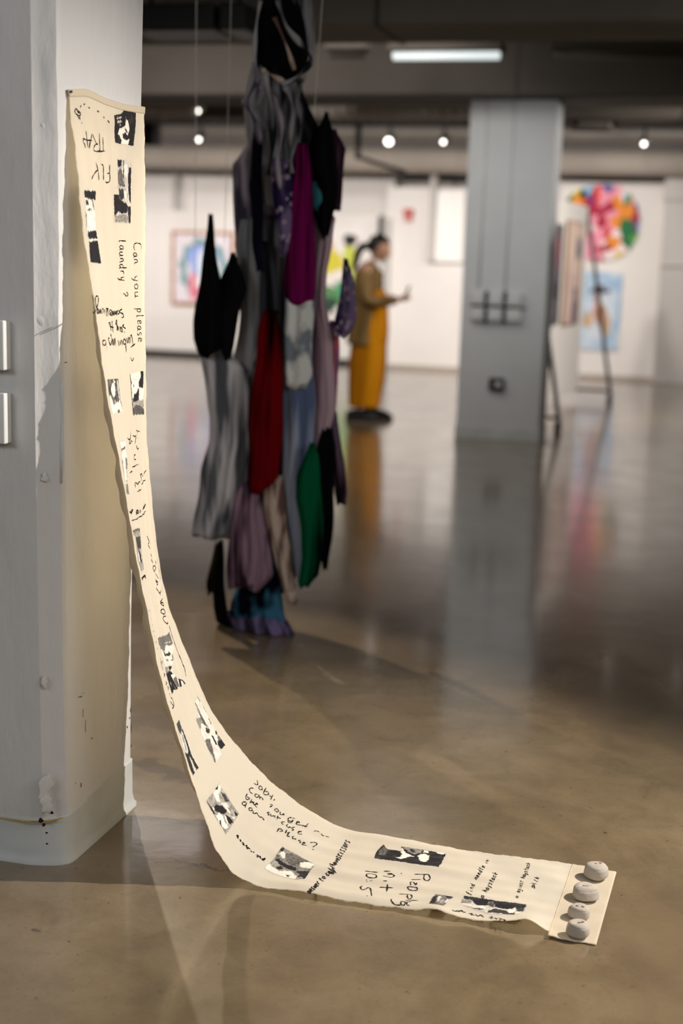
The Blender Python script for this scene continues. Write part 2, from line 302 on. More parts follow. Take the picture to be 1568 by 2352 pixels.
# track with spot lamps
bm = bmesh.new(); box(bm, -11, 6, 14.38, 14.42, 2.83, 2.86); tr = props(bm_obj('lighting_track', bm, M['black']), 'thin dark lighting track carrying the small spot lamps across the far ceiling', 'track')
lamps = [(-5.55, 14.4, 2.69, 'spot lamp with a bright rim left of the garments, the lower one', 1), (-5.1, 13.2, 2.86, 'small glowing spot lamp above the lower left one', 1), (-3.47, 14.4, 2.69, 'brightest spot lamp glowing right of the garments', 4), (-2.90, 14.4, 2.69, 'spot lamp just left of the grey column top', 1), (-.90, 14.4, 2.69, 'spot lamp at the right below the dark ceiling', 1), (-.2, 14.4, 2.69, 'spot lamp beyond the right edge of the dark ceiling', 1)]
for x, y, z, lab, n in lamps:
    r_ = empty('track_lamp', (x, y, z), lab, 'lamp', 'track spot lamps')
    bm = bmesh.new(); tube(bm, [(0, .09, .06), (0, .03, .03), (0, -.05, -.015)], [.025, .042, .046], 16); bm_obj('lamp_head', bm, M['chrome'], r_, True)
    bm = bmesh.new(); tube(bm, [(0, -.052, -.016), (0, -.056, -.018)], .036 if n > 1 else .02, 16); bm_obj('lens', bm, M['lamp'], r_)
    bm = bmesh.new(); tube(bm, [(0, .0, .02), (0, .0, .14 if y > 14 else 3.45-z)], .01, 8); bm_obj('stem', bm, M['black'], r_)
# ---- the fabric banner as a surface P(s,t): s = metres of cloth from the top hem, t = 0 near selvedge .. 1 far selvedge
NEAR = np.array([(0,-1.424,1.800),(.066,-1.420,1.737),(.137,-1.408,1.668),(.231,-1.397,1.574),(.327,-1.387,1.479),(.423,-1.372,1.384),(.569,-1.349,1.240),(.718,-1.325,1.093),(.868,-1.297,.946),(.970,-1.275,.846),(1.082,-1.255,.736),(1.175,-1.236,.645),(1.300,-1.208,.523),(1.374,-1.186,.452),(1.449,-1.163,.381),(1.589,-1.118,.248),(1.677,-1.084,.167),(1.766,-1.051,.085),(1.839,-1.006,.030),(1.899,-.952,.008),(1.960,-.895,.003),(2.035,-.820,.003),(2.130,-.725,.003),(2.700,-.165,.003)])
FAR = np.array([(0,-1.409,1.806),(.155,-1.407,1.645),(.367,-1.405,1.434),(.637,-1.399,1.164),(.780,-1.394,1.021),(.914,-1.382,.887),(1.027,-1.372,.775),(1.142,-1.353,.662),(1.258,-1.325,.549),(1.354,-1.290,.459),(1.476,-1.240,.348),(1.553,-1.203,.281),(1.650,-1.142,.206),(1.754,-1.068,.132),(1.813,-1.020,.097),(1.897,-.948,.053),(1.985,-.865,.014),(2.023,-.830,.004),(2.150,-.703,.003),(2.400,-.453,.003),(2.705,-.147,.003)])
def _smooth(tab):
    s = np.arange(0, 2.7001, .004)
    x = np.interp(s, tab[:,0], tab[:,1]); z = np.interp(s, tab[:,0], tab[:,2])
    k = np.hanning(23); k /= k.sum(); n = 11
    def f(a):
        p = np.concatenate([2*a[0]-a[n:0:-1], a, 2*a[-1]-a[-2:-n-2:-1]]); return np.convolve(p, k, 'valid')
    return s, f(x), np.maximum(f(z), .003)
_S, _NX, _NZ = _smooth(NEAR); _, _FX, _FZ = _smooth(FAR)
def _bump(a, c, w): return np.exp(-((a-c)/w)**2)
def _base(s, t):
    nx = np.interp(s,_S,_NX); nz = np.interp(s,_S,_NZ); fx = np.interp(s,_S,_FX); fz = np.interp(s,_S,_FZ)
    y = 2.9 + .37*t + .003*np.sin(17*s)*(1-2*t) + .0015*np.sin(71*s)*(1-2*t)
    return nx+(fx-nx)*t, y, nz+(fz-nz)*t
def P(s, t, off=0.0):
    s = np.asarray(s, float); t = np.asarray(t, float)
    x, y, z = _base(s, t); x2, y2, z2 = _base(s+.01, t)
    dx, dz = x2-x, z2-z; L = np.hypot(dx, dz)+1e-9
    nx, nz = -dz/L, dx/L                                  # normal in the XZ plane, towards the room / up
    up = np.clip((1.7-s)/.5, 0, 1); fl = np.clip((s-1.75)/.25, 0, 1)*np.clip((2.66-s)/.1, 0, 1)
    w = up*(.0022*np.sin(15*t+2.1*s)+.0012*np.sin(38*t-3*s+1)) * np.clip(s/.15,0,1)
    w = w + .005*_bump(t,.62,.05)*_bump(s,.85,.25) - .004*_bump(t,.45,.06)*_bump(s,.5,.3)
    w = w + .006*_bump(s,.04,.03)*np.sin(3.14*np.clip(t,0,1))
    w = w + fl*(.0035*(1+np.sin(22*t+3*s))*_bump(s,2.15,.28) + .0025*(1+np.sin(13*t-9*s+1)) + .0015*(1+np.sin(41*t+6*s)))
    tt = np.clip(1-t/.34, 0, 1)**2
    w = w + tt*(.020*_bump(s,2.545,.032) + .010*_bump(s,2.49,.05) + .011*_bump(s,2.335,.045)) + .006*tt*_bump(s,2.02,.06)
    w = w + .006*_bump(t-.45-.9*(s-2.45),0,.06)*_bump(s,2.45,.09)
    w = w + off
    zz = z + nz*w + np.clip(1-s/.12,0,1)*(.010*_bump(t,.2,.16) - .004*_bump(t,.7,.2))
    return np.stack([x+nx*w, y+0*w, zz], -1)
# handwriting: (label, stroke width mm, strokes as s*2000,t*740 pairs in cloth coordinates)
NOTES = [
("dotted trail and small insect drawing in black ink",2.2,[[62,113,68,100],[68,79,78,73],[75,144,78,158],[77,225,79,243],[91,286,97,295],[102,329,111,348],[82,31,97,22,109,38,113,61,105,74,92,50,82,31],[109,38,129,62],[113,61,130,69],[92,40,105,61],[142,78,144,83]]),
("upside-down capitals reading TRAP",2.2,[[250,226,241,299],[181,286,212,282,242,276],[169,252,206,247,244,241,250,192,239,182,223,204,216,231],[219,221,182,185],[180,179,213,146,245,120,216,137],[174,111,209,109,244,109],[208,70,212,107,209,169],[208,70,224,70,234,85],[230,83,248,81]]),
("upside-down capitals reading FLY",2.2,[[300,337,337,333,374,328,384,284,378,276],[342,303,337,331],[374,257,343,261,311,265,305,250],[377,219,332,216,300,201],[331,217,361,145,381,121]]),
("note reading Can you please",1.8,[[675,682,656,677,648,631,653,600,669,592,684,601],[713,619,705,621,698,610,697,595,704,586,711,597,713,619],[713,619,714,598,720,589],[728,624,729,593],[728,614,735,629,742,620,744,601,751,596],[808,620,815,594,826,597],[831,621,827,578,817,542],[858,625,848,615,849,595,861,587,870,602,867,619,858,625],[886,623,887,596,897,588,906,604],[905,626,907,596,914,588],[967,649,967,564],[967,635,976,654,983,629,976,606,968,615],[1002,726,1001,608,1008,599],[1025,627,1039,632,1033,653,1025,632,1028,606,1042,612],[1068,641,1061,647,1054,632,1052,612,1058,599,1065,612,1068,641],[1068,641,1068,612,1074,599],[1097,641,1088,650,1084,632,1094,616,1093,598,1083,601],[1111,628,1126,633,1120,655,1111,634,1114,606,1129,611]]),
("note reading laundry and a question mark",2,[[643,497,645,398,653,389],[683,458,675,464,668,445,668,406,675,391,682,405,683,458],[683,458,684,404,691,390],[697,453,699,395,707,386,714,403],[712,455,715,394,720,385],[727,453,729,386],[728,427,734,459,740,435,743,393,749,384],[770,429,761,441,756,396,762,380,771,394],[770,494,772,386,777,379],[787,445,788,381],[788,415,794,452,802,441],[814,443,819,387,828,390],[831,443,828,373,819,352],[885,475,895,494,905,476,895,428,894,403],[894,388,895,387]]),
("upside-down marker words reading Something",2.4,[[966,374,974,348,982,355,990,381,1003,382,1007,365],[971,337,978,287,989,315,984,342,971,337],[996,277,973,279,991,265,973,260,993,248,973,244],[998,233,973,244],[972,238,993,223,987,207,977,222],[967,204,972,226,990,206,982,187,967,204],[997,160,959,163,982,141,997,145],[961,139,964,182],[981,124,964,120],[986,115,984,118],[984,102,963,103,964,77,984,57],[986,45,964,43,984,24,964,25],[983,12,963,11,970,1,983,1,981,13],[963,11,955,-4,921,-5,906,8,909,27,934,18,960,-5],[981,-59,971,-39],[984,-48,963,0]]),
("upside-down marker words reading say it",2.4,[[1040,382,1045,367,1053,380,1059,399],[1074,380,1076,386],[1074,363,1050,355,1068,340,1074,363],[1070,344,1049,337,1070,304],[1067,284,1046,283,1064,267,1017,272,1030,260,1043,269],[1066,263,1041,276],[1072,219,1026,220,1024,227],[1050,233,1043,170],[1064,192,1036,174,1025,156],[1064,181,1028,189,1027,168]]),
("upside-down marker words reading ways to",2.4,[[1136,547,1152,482],[1139,519,1093,506,1098,491],[1130,492,1103,481,1129,451,1100,440],[1132,472,1102,448,1128,409,1101,411],[1172,388,1130,386,1106,397],[1130,386,1132,370,1121,360,1108,374,1119,387],[1136,350,1112,340,1132,298,1114,287],[1137,272,1110,265],[1135,230,1099,232,1131,211,1100,207],[1134,205,1103,195,1128,173,1110,165],[1131,182,1082,176,1089,163],[1133,146,1109,134,1098,130,1096,145],[1130,154,1114,136],[1154,75,1127,72,1105,54],[1105,54,1106,20,1121,13,1127,35,1112,74]]),
("small ink tick",2,[[1198,463,1212,479,1216,501,1203,512]]),
("scattered ink strokes beside the lower prints",2,[[1546,330,1597,263,1598,286,1591,300,1600,355],[1570,249,1580,262,1579,291],[1553,441,1566,534],[1561,499,1601,455],[1571,380,1580,412,1574,433],[1581,429,1614,404],[1624,422,1644,429,1639,449]]),
("scattered ink strokes and dashes",2,[[1665,392,1670,320,1682,319,1689,387],[1712,257,1717,418],[1732,184,1730,253],[1768,608,1770,548,1781,534],[1764,432,1800,433],[1767,424,1770,466],[1789,481,1782,519],[1812,261,1788,268,1807,330,1799,415],[1807,330,1797,333],[1818,424,1810,466,1810,545],[1833,274,1841,413]]),
("underlined word in heavy marker",3.4,[[1893,23,1907,77],[1898,27,1900,148],[1905,51,1905,141],[1914,194,1920,246,1931,236,1923,194],[1915,193,1934,186],[1922,293,1935,269],[1918,449,1926,428,1938,399],[1922,434,1935,416]]),
("thin underline stroke",1.8,[[1935,35,1950,162,1950,211,1954,293,1961,407,1954,419,1952,440]]),
("loose scribbled line of words running down the cloth",2,[[2072,417,2087,427,2105,439,2112,421,2125,423,2139,440],[2165,441,2172,439,2183,450],[2191,441,2198,434,2214,460],[2241,525,2232,457,2237,435,2252,445,2268,485],[2242,517,2255,527,2262,495],[2217,539,2237,542],[2280,510,2311,541],[2298,451,2325,524,2308,451,2335,502,2325,522],[2335,441,2345,439,2364,479,2381,509,2391,523],[2368,536,2380,533,2375,506]]),
("long straight stroke beside the scribble",1.6,[[2217,570,2269,631,2316,655,2342,609,2383,565]]),
("round letters reading 600C in black ink",2.2,[[2412,534,2418,519,2417,450,2435,494,2447,526,2433,527,2416,451],[2447,526,2454,530],[2459,507,2451,437,2458,426,2474,457,2488,519,2477,532,2459,507],[2505,536,2491,470,2493,438,2512,451,2531,493,2542,528,2532,529]]),
("small bold marker blot",3.6,[[2217,159,2238,172],[2209,40,2223,156],[2218,47,2216,81],[2219,149,2224,173]]),
("column of small ink dots along the near edge",2.6,[[2370,74,2376,70],[2412,77,2416,76],[2442,86,2447,93],[2471,78,2478,78],[2493,78,2500,78],[2522,78,2532,81],[2523,79,2533,82],[2556,85,2565,88]]),
("line of faint words along the near edge",2.0,[[2609,105,2621,112],[2619,116,2637,93,2654,94,2667,92],[2682,84,2689,104,2693,75],[2717,75,2729,93,2731,69],[2744,86,2754,104,2759,81],[2778,90,2789,93],[2798,94,2820,113,2841,103,2843,85],[2811,63,2830,77,2845,90,2844,53],[2632,144,2647,130],[2628,114,2637,119]]),
("long ragged ink line beside the portrait",2.0,[[2555,539,2594,532,2627,530,2659,535,2693,537],[2693,537,2718,543,2745,546,2767,541,2791,549,2807,536,2824,523]]),
("long ragged line thickened",3.4,[[2714,539,2743,548],[2759,539,2780,548,2800,545]]),
("three slanted lines of handwriting asking can you get",2.2,[[3503,659,3514,646,3516,628,3498,617],[3531,640,3532,621,3546,621,3551,640,3537,649,3531,640],[3564,673,3568,619,3583,621,3593,645,3581,654,3570,637],[3601,635,3610,642,3618,633],[3614,664,3617,616],[3633,642,3634,627],[3514,582,3501,571,3495,546,3507,534,3523,543],[3542,569,3535,553,3544,542,3555,555,3556,576,3545,571],[3555,570,3565,564],[3570,556,3566,573,3577,579,3587,569],[3629,583,3639,593],[3635,562,3643,593],[3665,585,3665,571,3678,569,3684,582,3674,591,3665,585],[3695,588,3699,572,3711,579,3713,595],[3713,595,3720,583],[3759,605,3748,591,3750,574,3766,577,3772,596],[3763,604,3774,613],[3772,596,3770,567,3755,560,3753,572],[3792,589,3806,601,3798,607,3793,591,3799,580,3816,589],[3816,589,3852,604],[3846,630,3843,591]]),
("handwriting reading blue suitcase down",2.2,[[3498,503,3503,465,3519,472,3520,493,3506,481],[3535,503,3537,466],[3540,485,3548,495,3540,475],[3552,501,3555,484,3567,493],[3564,497,3576,509,3567,510,3566,488,3583,487],[3649,527,3640,512,3653,511,3649,499],[3659,524,3663,510,3674,519,3676,530],[3681,537,3686,518],[3695,551,3701,517],[3693,533,3715,546],[3741,543,3730,528,3733,514,3744,517],[3761,542,3759,523,3772,516,3777,534],[3777,534,3784,525],[3798,554,3788,530,3802,524,3795,509],[3828,524,3839,543,3831,542,3828,517,3840,511,3850,524],[3517,446,3504,420,3507,403,3521,415,3525,441],[3522,447,3530,405],[3555,445,3549,426,3559,421,3570,440,3560,448,3555,445],[3577,444,3582,426,3592,442,3596,453,3609,448],[3609,448,3621,445,3630,457,3650,451]]),
("note reading please and a question mark",2.2,[[3735,473,3735,437],[3734,467,3747,476,3756,470,3745,455],[3772,496,3775,465],[3782,473,3790,487,3790,475,3790,455,3804,464],[3822,475,3816,465,3824,457,3833,465],[3833,465,3839,459],[3861,470,3853,462,3866,457,3862,445],[3876,451,3887,463,3880,464,3879,444,3902,452],[3909,481,3920,492,3938,503,3942,481,3932,456],[3935,439,3945,439]]),
("faint trailing scribble",1.6,[[3891,597,3900,609,3918,612],[3928,607,3943,597,3945,603],[3952,606,3974,605]]),
("short line of small bold marks",3.0,[[3574,190,3582,204,3582,185,3589,190],[3598,191,3607,192,3604,182],[3618,189,3626,196,3627,180],[3630,188,3637,188],[3642,192,3646,203,3651,190,3658,201,3657,182],[3667,195,3667,203],[3677,194,3687,191],[3692,201,3697,195],[3713,192,3723,193,3722,177],[3729,185,3733,197,3741,182],[3744,189,3752,188,3757,203,3759,185,3748,179]]),
("dense marker words crossing the cloth reading answer to call of scissors",2.4,[[4059,-5,4056,-7,4059,-14,4067,-22,4072,-23,4069,-15,4059,-5],[4059,-5,4069,-14,4074,-15],[4060,2,4075,-10],[4065,-2,4060,7,4066,6,4075,-1,4079,-1],[4067,24,4064,22,4069,14,4076,14,4082,8,4080,3],[4068,33,4085,19,4073,37,4086,25,4065,63],[4080,48,4071,88,4062,98,4076,53,4090,37,4085,61],[4062,122,4084,85],[4068,114,4060,132,4062,137],[4052,188,4080,150,4083,156],[4064,162,4062,187],[4064,205,4068,195,4077,185,4081,191,4076,202,4068,207,4064,205],[4080,231,4075,228,4082,220,4090,217,4090,225],[4084,245,4082,242,4085,236,4092,231,4097,232,4094,238,4084,245],[4084,245,4094,239,4099,240],[4071,270,4098,250,4101,252],[4068,311,4100,272,4103,277],[4098,242,4100,237,4107,231,4111,234,4108,240,4102,244,4098,242],[4096,273,4095,266,4105,254,4123,239],[4104,251,4106,261],[4062,335,4095,301],[4083,315,4076,330,4083,330,4094,321],[4080,355,4078,351,4082,342,4090,334,4095,335,4090,344,4080,355],[4080,355,4091,347,4095,347],[4079,366,4095,360,4078,384],[4087,386,4084,404,4077,405,4084,389,4095,381,4092,398],[4073,433,4070,428,4078,418,4087,421,4096,412,4096,402],[4076,453,4070,450,4082,438,4094,434,4092,443],[4074,468,4092,457,4097,459],[4063,476,4061,478],[4066,525,4067,505,4077,487,4086,491,4096,480,4095,472],[4063,565,4060,559,4068,549,4077,553,4087,543,4091,516],[4061,582,4067,574,4080,567,4085,571,4076,581,4065,585,4061,582],[4064,598,4086,587],[4071,594,4062,604,4064,608],[4064,631,4061,626,4069,618,4078,622,4086,615,4085,608]]),
("lettering reading Plse plug",2.4,[[4478,367,4512,378,4546,389],[4543,388,4559,351,4551,324,4532,336,4524,378],[4476,310,4518,328],[4512,271,4515,229,4494,270,4484,254,4493,221],[4499,211,4523,211,4531,194,4514,186,4492,189,4482,208,4499,211],[4462,115,4514,132],[4515,133,4527,101,4518,78,4505,100,4501,125],[4507,56,4534,70,4562,80],[4534,53,4519,36,4525,9],[4527,9,4537,11],[4490,36,4511,32,4512,6,4496,10,4491,37],[4499,3,4470,0,4448,21,4443,39]]),
("lettering reading in it",2.6,[[4331,346,4362,356],[4349,333,4376,337],[4414,354,4418,350],[4338,293,4356,295,4378,293,4389,322,4371,332,4355,318],[4357,232,4374,234],[4352,184,4384,188,4415,190],[4383,213,4399,131]]),
("lettering reading 10 and a colon and 5",2.6,[[4244,318,4275,322,4306,326],[4262,272,4275,291,4303,292,4316,251,4291,241,4271,249,4262,272],[4275,223,4278,222],[4279,214,4282,213],[4301,224,4304,223],[4294,220,4297,219],[4271,171,4267,149,4283,110,4298,123,4304,158,4321,131,4350,41],[4330,31,4332,36]]),
("slanting note reading find needle in",1.8,[[4759,241,4760,230,4770,222,4789,210],[4770,215,4769,232],[4770,262,4780,254,4782,261],[4764,268,4762,271],[4767,297,4780,285],[4771,293,4765,308,4769,312,4777,306,4779,311],[4765,358,4764,346,4773,328,4778,331,4772,352],[4751,371,4774,351,4776,357],[4764,416,4775,410],[4768,414,4764,421,4768,423,4775,420,4778,422],[4773,430,4773,440,4768,439,4772,431,4779,429,4779,439],[4776,451,4775,467,4770,465,4774,452,4782,449,4781,465],[4773,507,4772,498,4780,481,4784,484,4779,502],[4761,520,4782,501,4784,504],[4761,538,4781,522,4784,526],[4780,544,4779,557,4774,556,4778,545,4786,542,4786,555],[4780,611,4788,603,4790,608],[4775,615,4774,617],[4781,630,4791,623],[4784,628,4781,637,4784,639,4790,636,4792,639]]),
("slanting note reading a haystack",1.8,[[4835,222,4834,215,4837,207,4843,204,4847,208,4843,216,4835,222],[4835,222,4843,219,4846,224],[4823,292,4848,276],[4839,281,4835,291,4840,292,4849,289],[4841,317,4839,312,4843,303,4848,298,4853,300,4850,308,4841,317],[4841,317,4850,310,4854,312],[4838,345,4850,329,4846,361],[4835,382,4855,336,4864,315],[4839,404,4836,399,4840,393,4846,398,4851,393,4850,384],[4832,423,4851,412,4855,415],[4840,413,4841,425],[4846,443,4843,439,4847,431,4852,427,4857,429,4854,436,4846,443],[4846,443,4854,438,4858,440],[4847,479,4844,469,4850,454,4858,453,4856,469],[4832,509,4858,486],[4845,514,4852,492,4859,504]]),
("slanting note reading aginst haystack",1.6,[[4986,286,4988,278,4993,273,4995,280,4993,289,4988,291,4986,286],[4985,337,4983,332,4987,326,4992,323,4996,326,4992,332,4985,337],[4985,337,4992,334,4996,338],[4985,365,4984,353,4990,347,4995,350,4989,361],[4985,365,5002,356,5006,346,5002,340],[4982,393,4991,386,4993,391],[4976,396,4975,398],[4982,409,4994,404],[4986,408,4981,415,4984,417,4991,415,4994,418],[4981,440,4979,434,4983,430,4988,435,4992,432,4992,425],[4971,465,4989,455,4991,461],[4979,452,4977,472],[4969,509,4991,501],[4983,504,4979,511,4984,513,4991,511],[4980,530,4978,526,4982,521,4987,519,4991,521,4988,526,4980,530],[4980,530,4988,528,4991,530],[4982,537,4991,536,4990,542],[4982,547,4996,540,5003,532],[4983,568,4981,561,4985,556,4989,562,4994,559,4994,552],[4971,595,4990,584,4992,590],[4980,582,4978,600],[4981,620,4980,615,4984,608,4989,605,4993,608,4989,615,4981,620],[4981,620,4989,617,4993,620],[4982,640,4980,635,4986,628,4992,629,4991,637],[4969,655,4992,645],[4980,662,4987,647,4992,657]]),
("slanting word ending the note",1.6,[[5039,414,5049,407],[5041,413,5039,421,5043,423,5050,417],[5042,423,5039,433,5043,434,5051,430],[5042,466,5050,456,5052,464],[5036,471,5035,474],[5034,506,5051,493,5054,498],[5035,524,5054,513],[5045,530,5049,516,5056,525],[5023,458,5041,454,5055,399]]),
("short line of bold words below the double portrait",3.0,[[4734,33,4747,25,4757,47,4765,36],[4763,44,4771,61,4780,48,4793,52],[4809,43,4821,52,4822,36,4838,40],[4839,51,4854,34,4861,54,4883,30],[4905,38,4917,50,4917,14,4931,32],[4932,40,4948,-2],[4947,35,4963,20,4962,-20],[4970,-2,4985,-10,4982,-25]]),
]
